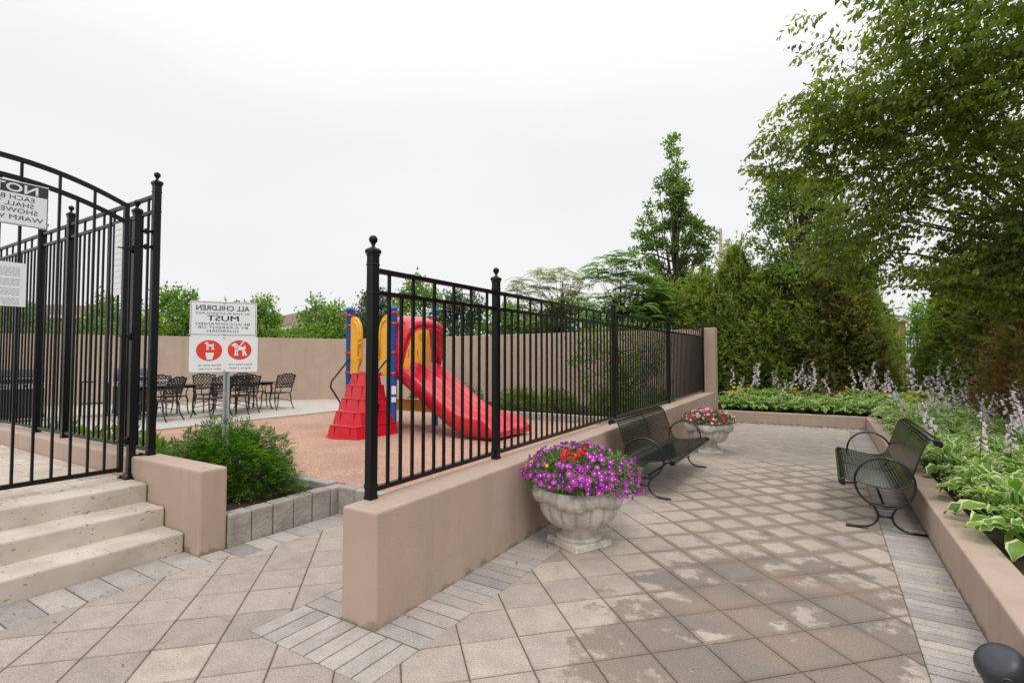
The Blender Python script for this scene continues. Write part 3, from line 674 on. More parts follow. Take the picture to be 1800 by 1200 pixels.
# ============================================================= PLAYGROUND SIGN
SGX, SGY = -2.985, 5.30
sg = thing('playground_sign', 'white mirrored notice for children and dog owners on a galvanised post in the yew bush', 'sign', (SGX, SGY, .2), rz=R(25))
b = MB()
for x0, x1, y0, y1 in ((-.03, -.012, -.0, .003), (.012, .03, 0, .003), (-.014, -.011, 0, .024), (.011, .014, 0, .024), (-.014, .014, .022, .025)):
    b.prism([(x0+.03, y0+.012), (x1+.03, y0+.012), (x1+.03, y1+.012), (x0+.03, y1+.012)], -.1, 2.0)
b.build('post', M['galv'], sg)
b = MB()
for k in range(52):
    b.add([(.026, .0335, .20+k*.025), (.034, .0335, .20+k*.025), (.034, .0335, .21+k*.025), (.026, .0335, .21+k*.025)], [(0, 1, 2, 3)])
b.build('post_holes', M['darkline'], sg)
LX = lambda px: (px-507)*.000712; LZ = lambda py: 1.645-(py-565)*.00075
def rounded(x0, x1, z0, z1, r):
    P = []
    for cx, cz, a in ((x1-r, z1-r, 0), (x0+r, z1-r, PI/2), (x0+r, z0+r, PI), (x1-r, z0+r, 1.5*PI)):
        P += [(cx+r*math.cos(a+PI/2*i/4), cz+r*math.sin(a+PI/2*i/4)) for i in range(5)]
    return P
def plate(P, y0, y1):
    n = len(P); b = MB(); b.add([(x, y0, z) for x, z in P]+[(x, y1, z) for x, z in P], [tuple(range(n-1, -1, -1)), tuple(range(n, 2*n))]+[(i, (i+1) % n, n+(i+1) % n, n+i) for i in range(n)]); return b
plate(rounded(-.305, .302, 1.648, 2.002, .012), 0, .003).build('sign_plate', M['white'], sg)
plate(rounded(-.305, .315, 1.275, 1.646, .02), 0, .003).build('sign_plate', M['white'], sg)
b = MB()
for q in ((-.297, .293, 1.989, 1.993), (-.297, .293, 1.657, 1.661), (-.297, -.293, 1.657, 1.993), (.289, .293, 1.657, 1.993)): flat(b, *q, -.0010)
for body, w, pz, h, bo in (('ALL CHILDREN', 680, 215, .052, .018), ('IN THIS PLAYGROUND', 680, 268, .020, .0), ('MUST', 400, 358, .055, .0), ('BE ACCOMPANIED', 690, 415, .024, .0), ('BY A PARENT OR', 640, 463, .024, .0), ('GUARDIAN', 405, 513, .026, .0)):
    for q in ((-.0022, -.0011, 0, .0011, .0022) if body == 'MUST' else (0,)): text_fit(b, body, w/2*.000712-.01+q, -w/2*.000712-.01+q, LZ(pz), h, bo, y=-.0012-abs(q)*.05)
for body, cx, w, pz in (('Please pick up', 335, 290, 975), ('after your pet', 335, 280, 1025), ('Please keep your', 722, 315, 965), ('dog on a leash', 722, 280, 1015)):
    text_fit(b, body, LX(cx+w/2), LX(cx-w/2), LZ(pz), .017, .0, y=-.0012)
b.build('lettering', M['darkline'], sg)
b = MB()
for cx, cz, rx, rz_ in ((325, 765, 163, 142), (712, 755, 155, 136)):
    b.add([(LX(cx)+rx*.000712*math.cos(a), -.0012, LZ(cz)+rz_*.00075*math.sin(a)) for a in [2*PI*k/40 for k in range(40)]], [tuple(range(40))])
b.build('red_disc', M['redsign'], sg)
b = MB()
def gfx(P): 
    v = [(LX(x), -.0024, LZ(y)) for x, y in P]
    if area([(p[0], p[2]) for p in v]) < 0: v = v[::-1]
    b.add(v, [tuple(range(len(v)))])
def dog(ox, oy, k):
    q = lambda P: gfx([(ox+x*k, oy+y*k) for x, y in P])
    q([(-75, -60), (-40, -92), (-15, -88), (8, -75), (12, -60), (-30, -48), (-70, -45)])      # head
    q([(-22, -66), (8, -72), (14, -30), (0, 10), (-30, 10), (-34, -40)])                           # neck and chest
    q([(0, -38), (85, -40), (104, -10), (96, 12), (40, 4), (-20, 20), (-30, -10)])                # body
    q([(88, -40), (96, -66), (108, -60), (112, -10), (98, -8)])                                    # tail
    q([(-30, 5), (-10, 5), (-14, 50), (-6, 82), (-42, 84), (-30, 60)]); q([(-8, 5), (14, 0), (4, 40), (22, 80), (4, 84), (-8, 45)])
    q([(70, 0), (98, 0), (120, 50), (130, 80), (104, 84), (98, 52)]); q([(60, 0), (82, 0), (92, 45), (88, 84), (66, 84), (74, 50)])
dog(680, 752, 1.0); dog(312, 706, .62)
gfx([(690, 702), (716, 690), (748, 640), (770, 625), (776, 640), (758, 656), (726, 704), (700, 716)])
gfx([(278, 796), (388, 796), (366, 890), (296, 890)])
b.build('dog_pictogram', M['white'], sg)
b = MB()
for x, z in ((0, 1.985), (0, 1.665), (0, 1.63), (.008, 1.29)): b.ball((x, -.002, z), .008, 10)
b.build('bolt', M['galv'], sg)
# ============================================================= PLAY STRUCTURE (local x = t, y = s)
PX, PY = -7.32, 7.43
pl = thing('play_structure', 'red, yellow and blue plastic play structure with steps, hood and double slide', 'play structure', W(PX, PY, .28), rz=-TH)
HW = .585
for x, y, h in ((HW, -HW, 2.30), (HW, HW, 2.36), (-HW, -HW, 2.34), (-HW, HW, 2.30)):
    b = MB(); b.lathe([(.066, 0), (.066, h-.07), (.072, h-.065), (.072, h-.035), (.060, h-.012), (.034, h), (.001, h+.004)], 20, (x, y, 0)); p = b.build('post', M['blue'], pl)
    b = MB()
    for z in (1.07, 1.45, 1.98, 2.18): b.lathe([(.066, z-.02), (.076, z-.018), (.076, z+.018), (.066, z+.02)], 20, (x, y, 0)); b.box((x+.0, y-.075, z), (.05, .04, .032)); b.box((x-.075*np.sign(x), y, z), (.04, .05, .032))
    b.build('clamp', M['red'], p)
b = MB(); b.box((HW+.052, -HW-.038, .77), (.02, .08, .15), rz=-.7); b.box((HW+.052, -HW-.038, .60), (.02, .08, .09), rz=-.7)
b.build('sticker', M['white'], pl)
b = MB(); b.box((0, 0, 1.06), (1.09, 1.09, .07)); b.build('deck', M['red'], pl, bevel=.01)
def panel_xz(P, x_is, y0, y1):         # outline P in (a,z), extruded between y0..y1 along the other axis
    n = len(P); b = MB()
    f = (lambda a, y, z: (a, y, z)) if x_is == 'x' else (lambda a, y, z: (y, a, z))
    b.add([f(a, y0, z) for a, z in P]+[f(a, y1, z) for a, z in P], [tuple(range(n-1, -1, -1)), tuple(range(n, 2*n))]+[(i, (i+1) % n, n+(i+1) % n, n+i) for i in range(n)]); return b
# entry panels either side of the steps: straight outer edge, arched inner top, stepped inner edge
for sg_ in (-1, 1):
    x0 = .52
    P = [(x0, 1.04), (x0, 2.12), (x0-.03, 2.15), (x0-.10, 2.15), (x0-.19, 2.09), (x0-.255, 1.98), (x0-.28, 1.84), (x0-.28, 1.30), (x0-.22, 1.20), (x0-.20, 1.14), (x0-.20, 1.04), (x0-.08, 1.02)]
    P = [(q[0]*sg_, q[1]) for q in P]
    pb = panel_xz(P, 'x', -HW-.04, -HW+.03).build('entry_panel', M['yellow'], pl, bevel=.014)
    b = MB(); pts = [(x0-.235, 1.34), (x0-.235, 1.80), (x0-.215, 1.92), (x0-.16, 2.02), (x0-.10, 2.06)]
    b.tube([(q[0]*sg_, -HW-.05, q[1]) for q in pts], .018, 8); b.tube([((x0-.30)*sg_, -HW-.05, 1.58), ((x0-.30)*sg_, -HW-.10, 1.62), ((x0-.30)*sg_, -HW-.05, 1.66)], .015, 6)
    b.box(((x0-.26)*sg_, -HW-.045, 1.36), (.07, .06, .05)); b.box(((x0-.26)*sg_, -HW-.045, 1.72), (.07, .06, .05))
    b.build('grip', M['yellow'], pb)
# back panel with small game marks
P = [(-.52, 1.08)]+[(.52, 1.08), (.52, 1.75), (.48, 1.95), (.30, 2.08), (0, 2.13), (-.30, 2.08), (-.48, 1.95), (-.52, 1.75)]
bp_ = panel_xz(P, 'x', HW-.03, HW+.03).build('back_panel', M['yellow'], pl, bevel=.012)
b = MB()
def ring(b, cx, cz, r, w, y):
    n = 20; b.add([(cx+(r+w*(k % 2))*math.cos(2*PI*(k//2)/n), y, cz+(r+w*(k % 2))*math.sin(2*PI*(k//2)/n)) for k in range(2*n)], [(2*i, 2*i+1, (2*i+3) % (2*n), (2*i+2) % (2*n)) for i in range(n)])
ring(b, .24, 1.78, .055, .008, HW-.0335); ring(b, .24, 1.78, .018, .006, HW-.0335)
for a in range(4): c_, s_ = math.cos(a*PI/2), math.sin(a*PI/2); b.box((.24+.075*c_, HW-.0335, 1.78+.075*s_), (.028 if abs(c_) > .5 else .007, .003, .028 if abs(s_) > .5 else .007))
b.box((0, HW-.0335, 1.82), (.007, .003, .10)); b.box((.03, HW-.0335, 1.87), (.06, .003, .007)); b.box((-.02, HW-.0335, 1.70), (.05, .003, .007))
for x, z, r in ((-.20, 1.66, .024), (-.10, 1.66, .024), (-.15, 1.59, .026)):
    b.add([(x+r*math.cos(2*PI*k/12), HW-.0336, z+r*math.sin(2*PI*k/12)) for k in range(12)], [tuple(range(12))])
for x in (-.19, -.10, .0, .14): b.box((x, HW-.0335, 1.45), (.007, .003, .16))
b.build('game_marks', M['darkline'], bp_)
# hood over the slide: a rounded shell leaning out over the top of the slide with an arched mouth
b = MB(); na = 22; rows = []
for k in range(na+1):
    a = PI*k/na; ca, sa = math.cos(a), math.sin(a)
    sq = lambda v, e: math.copysign(abs(v)**e, v)
    oy = -sq(ca, .55)*.60; oz = 1.18+sq(sa, .42)*.98
    my = -sq(ca, .50)*.54; mz = 1.10+sq(sa, .55)*.80
    if k < 3 or k > na-3: oz = max(oz, 1.22)
    pf = .38+.62*max(0, min(1, (oz-1.2)/.85))
    rows.append([(HW-.10, oy*.96, oz-.0), (HW+.06*pf, oy*.99, oz-.01), (HW+.20*pf, oy*.97, oz-.04), (HW+.31*pf, oy*.94+my*.06, oz-.10), (HW+.34*pf, oy*.75+my*.25, oz*.75+mz*.25-.06), (HW+.32*pf, my, mz), (HW+.26*pf, my*.98, mz-.01), (HW+.26*pf, oy*.82+my*.18, oz*.78+mz*.22-.06), (HW+.14*pf, oy*.93, oz-.08), (HW-.10, oy*.93, oz-.04)])
nr = len(rows[0]); V = [p for r in rows for p in r]
b.add(V, [(i*nr+j, (i+1)*nr+j, (i+1)*nr+j+1, i*nr+j+1) for i in range(na) for j in range(nr-1)]+[tuple(range(nr)), tuple(range((na+1)*nr-1, na*nr-1, -1))], smooth=True)
b.build('hood', M['red'], pl)
b = MB(); b.tube([(HW+.14, -.54, 1.12)]+[(HW+.33*(.38+.62*max(0, min(1, (math.sin(a)**.42*.98-.02)/.85))), -math.copysign(abs(math.cos(a))**.50, math.cos(a))*.54, 1.10+math.sin(a)**.55*.80) for a in [PI*k/16 for k in range(1, 16)]]+[(HW+.14, .54, 1.12)], .016, 8); b.build('hood_lip', M['red'], pl)
# double slide: cross-section with three ridges and two dished channels, swept down and levelled out
path = [(.50, 1.07), (.60, 1.07), (.70, 1.04), (.85, .95), (1.15, .755), (1.50, .52), (1.78, .34), (1.98, .235), (2.18, .175), (2.48, .15), (2.68, .15), (2.78, .14)]
cp = [Vector(p) for p in path]; fine = []
for i in range(len(cp)-1):             # smooth curve through the path points
    p0, p1, p2, p3 = cp[max(i-1, 0)], cp[i], cp[i+1], cp[min(i+2, len(cp)-1)]
    for q in range(4):
        u = q/4; fine.append(tuple(.5*((2*p1)+(p2-p0)*u+(2*p0-5*p1+4*p2-p3)*u*u+(3*p1-p0-3*p2+p3)*u**3)))
fine.append(tuple(cp[-1])); NP = len(fine)
def sec(i):
    e = .21*min(1, max(.12, (NP-1-i)/7)); W_ = .555; n = 10
    P = [(-W_-.02, -.10), (-W_-.03, e-.045), (-W_-.022, e-.012), (-W_-.005, e), (-W_+.028, e), (-W_+.040, e-.012)]
    def ch(a, c): return [(a+(c-a)*j/n, e*.93*abs((j/n-.5)*2)**3.4) for j in range(n+1)]
    P += ch(-W_+.046, -.034)+[(-.028, e-.008), (-.016, e), (.016, e), (.028, e-.008)]+ch(.034, W_-.046)
    P += [(W_-.040, e-.012), (W_-.028, e), (W_+.005, e), (W_+.022, e-.012), (W_+.03, e-.045), (W_+.02, -.10)]
    return P
b = MB(); V = []; m_ = len(sec(0))
for i, (x, z) in enumerate(fine):
    for (y, dz) in sec(i): V.append((x, y, z+dz if dz > -.05 else max(z-.09, .012)))
F = [(i*m_+j, i*m_+j+1, (i+1)*m_+j+1, (i+1)*m_+j) for i in range(NP-1) for j in range(m_-1)]
F += [(i*m_+m_-1, i*m_, (i+1)*m_, (i+1)*m_+m_-1) for i in range(NP-1)]
b.add(V, F, smooth=True); b.add([V[(NP-1)*m_+j] for j in range(m_)], [tuple(range(m_))]); b.add([V[j] for j in range(m_)], [tuple(range(m_))])
so = b.build('slide', M['red'], pl)
b = MB(); b.prism([(2.3, -.40), (2.5, -.40), (2.5, .40), (2.3, .40)], 0, .10); b.build('slide_foot', M['red'], so)
# moulded steps, wide at the foot
sp_ = None; b = MB(); n = 5
for k in range(n):
    w = .335-.010*k; y0 = -HW-.03-.95+k*.19; z1 = .215*(k+1)+.0; z0 = .215*k; ox = .38*(1-k/4.0)
    wt = w-.02
    P = [(-w-.028, y0-.012, z0), (w+.028, y0-.012, z0), (w+.028, -HW-.03, z0), (-w-.028, -HW-.03, z0), (-wt, y0+.012, z1-.016), (wt, y0+.012, z1-.016), (wt, -HW-.03, z1-.016), (-wt, -HW-.03, z1-.016)]
    b.add(P, [(4, 5, 6, 7), (0, 1, 5, 4), (1, 2, 6, 5), (3, 0, 4, 7)])
    b.add([(-wt-.012, y0-.004, z1-.016), (wt+.012, y0-.004, z1-.016), (wt+.012, -HW-.03, z1-.016), (-wt-.012, -HW-.03, z1-.016), (-wt-.006, y0+.002, z1), (wt+.006, y0+.002, z1), (wt+.006, -HW-.03, z1), (-wt-.006, -HW-.03, z1)], [(4, 5, 6, 7), (0, 1, 5, 4), (1, 2, 6, 5), (3, 0, 4, 7), (0, 3, 2, 1)])
    for x in (-.19, .19): b.box((x*(1-.1*k), y0-.004, z0+.10), (.012, .02, .19))
    for q in range(4): b.v[-1-q] = b.v[-1-q]+np.array((ox, 0, 0))
so2 = b.build('moulded_steps', M['red'], pl, bevel=.01)
b = MB(); P = arc(0, 0, 1, 0, 2*PI, 24)[:-1]; P = [(.27+x*.47, -HW-.60+y*.50) for x, y in P]; b.prism(P, .002, .022); b.build('base_flange', M['red'], so2)
for sg_ in (-1, 1):
    b = MB(); x = .50*sg_
    b.tube([(x, -HW-.06, 1.32), (x, -HW-.14, 1.27), (x+.02, -HW-.50, .92), (x+.04, -HW-.54, .82), (x+.10, -HW-.36, .52), (x+.12, -HW-.42, .30), (x+.16, -HW-.55, .14)], .016, 8); b.build('handrail', M['black'], pl)
# low counter between the two back posts
b = MB(); b.box((.02, HW, .38), (1.10, .05, .22)); b.box((.02, HW-.06, .50), (1.12, .20, .035)); b.build('counter', M['yellow'], pl, bevel=.01)
b = MB(); b.box((-.50, HW-.03, .72), (.06, .06, .5)); b.build('counter_upright', M['yellow'], pl)
b = MB(); b.box((-HW+.01, -.10, .46), (.04, .34, .70)); b.build('under_panel', M['galv'], pl, bevel=.008)

# ============================================================= BENCHES (local x = depth towards the back, y = length)
BP = [(.028, .392), (.002, .398), (-.014, .418), (-.008, .442), (.016, .455), (.045, .452), (.12, .438), (.22, .418), (.32, .402), (.40, .396), (.46, .402), (.505, .425), (.535, .47), (.560, .54), (.585, .62), (.610, .70), (.635, .775), (.660, .832), (.695, .868), (.735, .878), (.768, .862), (.778, .835), (.765, .812)]
def resample(P, d):
    out = [P[0]]; acc = 0
    for i in range(len(P)-1):
        a, b = Vector(P[i]), Vector(P[i+1]); l = (b-a).length; u = d-acc
        while u <= l: out.append(tuple(a+(b-a)*u/l)); u += d
        acc = (acc+l) % d if l >= d-acc else acc+l
    return out
BL = 2.02
def make_bench(label, loc, rz):
    t = thing('park_bench', label, 'bench', loc, rz, None)
    S = resample(BP, .0265); seat = MB(); back = MB()
    for i, (x, z) in enumerate(S):
        a = Vector(S[max(i-1, 0)]); c = Vector(S[min(i+1, len(S)-1)]); d = (c-a).normalized(); n_ = Vector((-d.y, d.x))
        mb = seat if x < .50 and z < .5 else back; hw, ht = .0102, .0055
        P = []
        for y in (-BL/2, BL/2):
            for u, v in ((-hw, -ht), (hw, -ht), (hw, ht), (-hw, ht)): P.append((x+d.x*u+n_.x*v, y, z+d.y*u+n_.y*v))
        mb.add(P, [(3, 2, 1, 0), (4, 5, 6, 7)]+[(k, (k+1) % 4, 4+(k+1) % 4, 4+k) for k in range(4)])
    seat.build('seat', M['bench'], t); back.build('backrest', M['bench'], t)
    for y in (-BL/2+.0, 0, BL/2-.0):
        if y == 0: b = MB(); b.tube([(x, y, z-.014) for x, z in BP[3:19]], .009, 6); b.build('support_rib', M['bench'], t); continue
        sy = -.008 if y < 0 else .008
        b = MB(); b.tube([(x, y+sy, z) for x, z in BP], [.013]*len(BP), 8, squash=.6)
        for cx, cz in ((.012, .425), (.738, .848)): b.tube([(cx, y-sy, cz), (cx, y+sy*4, cz)], .027, 14)
        b.build('side_frame', M['bench'], t)
        yy = y+sy*1.2
        b = MB(); b.tube([(.345+.232*math.cos(a), yy, .445+.232*math.sin(a)) for a in [2*PI*k/40 for k in range(40)]], .0145, 8, closed=True, squash=.75); b.build('ring_arm', M['bench'], t)
        for sg_ in (-1, 1):
            cx = .345
            P = [(.125, .248), (.085, .215), (.058, .17), (.052, .13), (.062, .09), (.095, .05), (.14, .026), (.19, .016), (.31, .012)]
            b = MB(); b.tube([(cx+sg_*x, yy, z) for x, z in P], [.013]*6+[.015]*3, 8, squash=.8); b.build('leg', M['bench'], t)
        b = MB(); b.tube([(cx-.055, yy, .135), (cx+.055, yy, .135)], .012, 8); b.tube([(cx-.125, yy, .236), (cx+.125, yy, .236)], .012, 8); b.build('cross_bar', M['bench'], t)
    b = MB(); b.tube([(.345, -BL/2, .213), (.345, BL/2, .213)], .012, 8); b.build('stretcher', M['bench'], t)
    return t
make_bench('dark slatted metal bench with ring arms seen from its end, backed by the hosta bed', W(.10, 6.97), -TH)
make_bench('dark slatted metal bench with ring arms standing between the two flower urns', W(-1.50, 6.99), PI-TH)

# ============================================================= URNS WITH FLOWERS
def make_urn(label, loc, rz, plant):
    t = thing('stone_urn', label, 'urn', loc, rz)
    b = MB(); b.box((0, 0, .030), (.41, .41, .060), taper=.97); b.build('plinth', M['urn'], t, bevel=.009)
    b = MB(); b.lathe([(.19, .058), (.20, .066), (.202, .082), (.188, .095), (.165, .102), (.150, .115), (.146, .14), (.155, .158), (.165, .166)], 40); b.build('foot', M['urn'], t)
    NL = 16
    def gad(r, z, a, i):
        k = max(0, min(1, (z-.165)/.05))*max(0, min(1, (.43-z)/.05)); return r*(1+.055*k*(abs(math.sin(NL/2*a))**.42*2-1.35)), z
    b = MB(); b.lathe([(.10, .158), (.165, .165), (.215, .178), (.262, .205), (.298, .245), (.322, .295), (.331, .340), (.326, .380), (.308, .415), (.300, .440), (.300, .46)], NL*10, fn=gad); b.build('bowl', M['urn'], t)
    rs = random.Random(plant)
    ph = [rs.uniform(0, 6) for _ in range(6)]
    def rim(r, z, a, i):
        w = .5+.5*math.sin(5*a+ph[0]+.6*math.sin(2*a+ph[1])); sc = abs(math.sin(13*a+ph[2])); fold = .012*math.sin(31*a+ph[3])+.008*math.sin(53*a)
        if 1 <= i <= 5: r = r+.022*w*(1 if i < 4 else .5)+fold*.7; z = z-(.036*w+.014*sc)*(1 if i <= 2 else .3 if i < 5 else 0)+fold*.4
        return r, z
    b = MB(); b.lathe([(.295, .425), (.325, .405), (.362, .415), (.386, .445), (.388, .475), (.368, .498), (.345, .500), (.325, .49), (.30, .46)], 150, fn=rim); b.build('rim', M['urn'], t)
    b = MB(); b.lathe([(.0001, .47), (.31, .46)], 24); b.build('soil', M['soil'], t)
    return t
def blossoms(mb, C, nrm, r, tint, petals=5, centre=1, cup=.35):
    """five-lobed funnel flowers; C,nrm (N,3)"""
    for c, n_, rr, tt in zip(C, nrm, r, tint):
        a, b_ = basis(n_); n_ = Vector(n_).normalized(); c = Vector(c); k2 = petals*2; V = [c-n_*rr*cup]; ph = random.uniform(0, 2)
        for k in range(k2):
            q = 2*PI*k/k2+ph; R_ = rr*(1 if k % 2 == 0 else .80); V.append(c+(a*math.cos(q)+b_*math.sin(q))*R_+n_*random.uniform(-.1, .1)*rr)
        mb.add([tuple(v) for v in V], np.array([(0, 1+k, 1+(k+1) % k2) for k in range(k2)]), tint=tt)
        if centre:
            V = [tuple(c-n_*rr*cup*.55+(a*math.cos(2*PI*k/6)+b_*math.sin(2*PI*k/6))*rr*.20) for k in range(6)]; mb.add(V, [tuple(range(6))], m=1)
def dome_points(n, rx, rz, zc, lo=-.35, seed=0, off=(0, 0)):
    r_ = np.random.default_rng(seed); P = []; Q = []
    while len(P) < n:
        v = unit(r_.normal(size=3))
        if v[2] < lo: continue
        k = r_.uniform(.88, 1.04); P.append((off[0]+v[0]*rx*k, off[1]+v[1]*rx*k, zc+v[2]*rz*k)); Q.append(v)
    return np.array(P), np.array(Q)
def make_petunias(label, loc, seed):
    t = thing('petunia_plant', label, 'flowers', loc, 0); fo = MB(); o = (.03, .0)
    P, Q = dome_points(3400, .50, .23, .60, -.35, seed, o); P[:, 2] -= .0*(np.hypot(P[:, 0], P[:, 1])/.5)**3*(P[:, 2] < .56)
    r_ = np.random.default_rng(seed); k = r_.uniform(.70, 1.0, len(P))[:, None]; P2 = np.array([*o, .58])+(P-np.array([*o, .58]))*k; P2[:, 2] = np.maximum(P2[:, 2], np.where(P2[:, 0] > .2, .44, .54)+r_.uniform(0, .03, len(P)))
    d = unit(Q+r_.normal(0, .6, P.shape)); fo.leaves(P2, d, Q, r_.uniform(.035, .06, len(P)), r_.uniform(.014, .026, len(P)), r_.beta(2, 2, len(P)))
    fo.build('foliage', M['petleaf'], t)
    P, Q = dome_points(500, .53, .26, .60, -.30, seed+5, o); P = np.array([*o, .60])+(P-np.array([*o, .60]))*(1+.07*np.sin(P[:, 0]*17)*np.sin(P[:, 1]*13+1))[:, None]; P = P.copy(); P[:, 2] -= np.where(P[:, 0] > .25, .10*r_.random(len(P)), 0); ok = P[:, 2] > np.where(P[:, 0] > .2, .45, .565); P, Q = P[ok], Q[ok]; P[:, 2] -= .0*(np.hypot(P[:, 0], P[:, 1])/.5)**3*(P[:, 2] < .56)
    d = unit(Q+r_.normal(0, .30, P.shape)+np.array([0, -.15, .05])); rr = r_.uniform(.020, .033, len(P)); tt = r_.beta(2.2, 1.6, len(P))
    red = (np.hypot(P[:, 0]+.10, P[:, 1]+.15) < .17) & (P[:, 2] > .68)
    b = MB(); keep = ~red & (r_.random(len(P)) < .93); blossoms(b, P[keep], d[keep], rr[keep], tt[keep]); b.build('purple_blossoms', [M['petunia'], M['petal_white']], t)
    b = MB(); C = []; 
    for cx, cy in ((-.13, -.22), (-.02, -.27), (.04, -.17), (-.08, -.33), (-.16, -.31)):
        z = .60+.26*math.sqrt(max(0, 1-(cx*cx+cy*cy)/.53**2))+.01
        for _ in range(14): v = unit(r_.normal(size=3)); C.append(((cx, cy, z)+v*.032, v))
    blossoms(b, np.array([c for c, _ in C]), np.array([v for _, v in C]), [.016]*len(C), r_.random(len(C)), centre=0, cup=.2); b.build('red_blossoms', M['geranium'], t)
    b = MB(); blossoms(b, np.array([(-.42, -.17, .74), (-.47, -.1, .70), (-.30, -.33, .74), (-.38, .05, .78)]), np.array([(-.5, -.8, .5)]*4), [.018]*4, [.7]*4, centre=0); b.build('yellow_blossoms', M['orange'], t)
    return t
U1 = W(-1.87, 4.17); U2 = W(-1.78, 9.45)
make_urn('large pale stone urn with fluted bowl overflowing with purple petunias, in the foreground', U1, R(33), 3)
make_urn('smaller looking weathered stone urn with pink and white flowers beyond the left bench', U2, R(-8), 5)
make_petunias('mound of purple petunias with a few red blooms growing in the near urn', U1, 21)
t = thing('begonia_plant', 'low mound of pink, crimson and white flowers growing in the far urn', 'flowers', U2)
fo = MB(); P, Q = dome_points(1500, .44, .15, .56, -.2, 77); r_ = np.random.default_rng(3); k = r_.uniform(.6, 1, len(P))[:, None]; P = np.array([0, 0, .5])+(P-np.array([0, 0, .5]))*k
fo.leaves(P, unit(Q+r_.normal(0, .6, P.shape)), Q, .06, .035, r_.beta(2, 2, len(P))); fo.build('foliage', M['petleaf'], t)
b = MB(); P, Q = dome_points(320, .45, .17, .57, -.25, 78); tt = r_.beta(.9, 1.1, len(P)); tt[P[:, 0] > .34] = .95; blossoms(b, P, unit(Q+r_.normal(0, .4, P.shape)), r_.uniform(.018, .030, len(P)), tt, centre=0); 
P, Q = dome_points(60, .10, .07, .70, -.1, 80, (-.02, -.05)); blossoms(b, P, Q, [.022]*60, [.66]*60, centre=0, cup=.2); b.build('blossoms', M['pinkfl'], t)

# ============================================================= PATIO FURNITURE ON THE FAR SLAB
def lattice(mb, f, nu, nv, r=.005):
    """criss-cross of thin bars over the surface f(u,v)"""
    for sgn in (1, -1):
        for k in range(-nv, nu+1):
            P = []
            for j in range(nv*2+1):
                v = j/(nv*2); u = (k+v*nv)/nu if sgn > 0 else (k+(1-v)*nv)/nu
                if 0 <= u <= 1: P.append(f(u, v))
            if len(P) > 1: mb.tube(P, r, 5)
def make_chair(label, loc, rz, group):
    t = thing('patio_chair', label, 'chair', loc, rz, group); sw, sd_, sh = .27, .24, .44   # faces +y
    topz = lambda u: .90+.045*math.sin(PI*u)+.012*math.cos(6*PI*u)
    fb = lambda u, v: ((u-.5)*2*(.245+.02*v), -sd_-.03-.10*v-.035*(1-(2*u-1)**2), .58+(topz(u)-.58)*v)
    b = MB(); b.prism([(-.27, .20), (-.24, -.22), (.24, -.22), (.27, .20), (.20, .26), (-.20, .26)][::1], sh-.02, sh+.004); b.build('seat', M['iron'], t, bevel=.008)
    b = MB(); b.tube([(-.235, -sd_-.0, sh), (-.25, -sd_-.03, .60)]+[fb(u/12, 1) for u in range(13)]+[(.25, -sd_-.03, .60), (.235, -sd_, sh)], .013, 7); b.tube([fb(u/10, 0) for u in range(11)], .009, 6); b.tube([fb(u/10, .78) for u in range(11)], .006, 6)
    lattice(b, fb, 7, 4, .0115); b.build('backrest', M['iron'], t)
    for s_ in (-1, 1):
        b = MB(); b.tube([(s_*.25, -sd_-.06, .68), (s_*.285, -.12, .665), (s_*.29, .06, .655), (s_*.285, .17, .635), (s_*.275, .20, .60), (s_*.265, .16, .53), (s_*.262, .17, sh)], .012, 6); b.build('arm', M['iron'], t)
        b = MB(); b.tube([(s_*.235, .20, sh), (s_*.25, .235, .34), (s_*.245, .235, .20), (s_*.25, .25, .08), (s_*.262, .275, .0)], [.018, .017, .013, .012, .014], 7); b.build('leg', M['iron'], t)
        b = MB(); b.tube([(s_*.225, -.21, sh), (s_*.235, -.235, .32), (s_*.24, -.25, .18), (s_*.25, -.30, .06), (s_*.26, -.335, .0)], [.018, .016, .013, .012, .014], 7); b.build('leg', M['iron'], t)
    b = MB(); b.tube([(-.245, .235, .22), (0, 0, .30), (.245, .235, .22)], .008, 5); b.tube([(-.24, -.25, .20), (0, 0, .30), (.24, -.25, .20)], .008, 5); b.build('stretcher', M['iron'], t)
    return t
GZ = .288
def put(t, s): return W(t, s, GZ)
c0 = make_chair('dark lattice back garden chair partly behind the galvanised sign post, nearest the yew bush', put(-12.05, 6.45), R(-31.5+100), 'cast metal chairs on the far patio')
c0.scale = (1.06, 1.06, 1.0)
for i, (t, s, a, lab) in enumerate(((-12.35, 7.35, 82, 'dark lattice back garden chair just right of the sign post'), (-12.55, 8.42, 95, 'dark lattice back garden chair at the right end of the patio row'),
        (-13.55, 8.35, -86, 'dark lattice back garden chair facing the viewer on the far side, right end'), (-13.5, 7.2, -95, 'dark lattice back garden chair facing the viewer right of the sign post'), (-12.15, 6.95, 84, 'dark lattice back garden chair hidden partly by the sign post itself'), (-13.5, 6.25, -80, 'dark lattice back garden chair facing the viewer left of the sign post'), (-12.2, 5.45, 120, 'dark lattice back garden chair at the left end, half hidden by the fence post'))):
    c = copy_tree(c0); c.location = put(t, s); c.rotation_euler.z = R(-31.5+a); c['label'] = lab
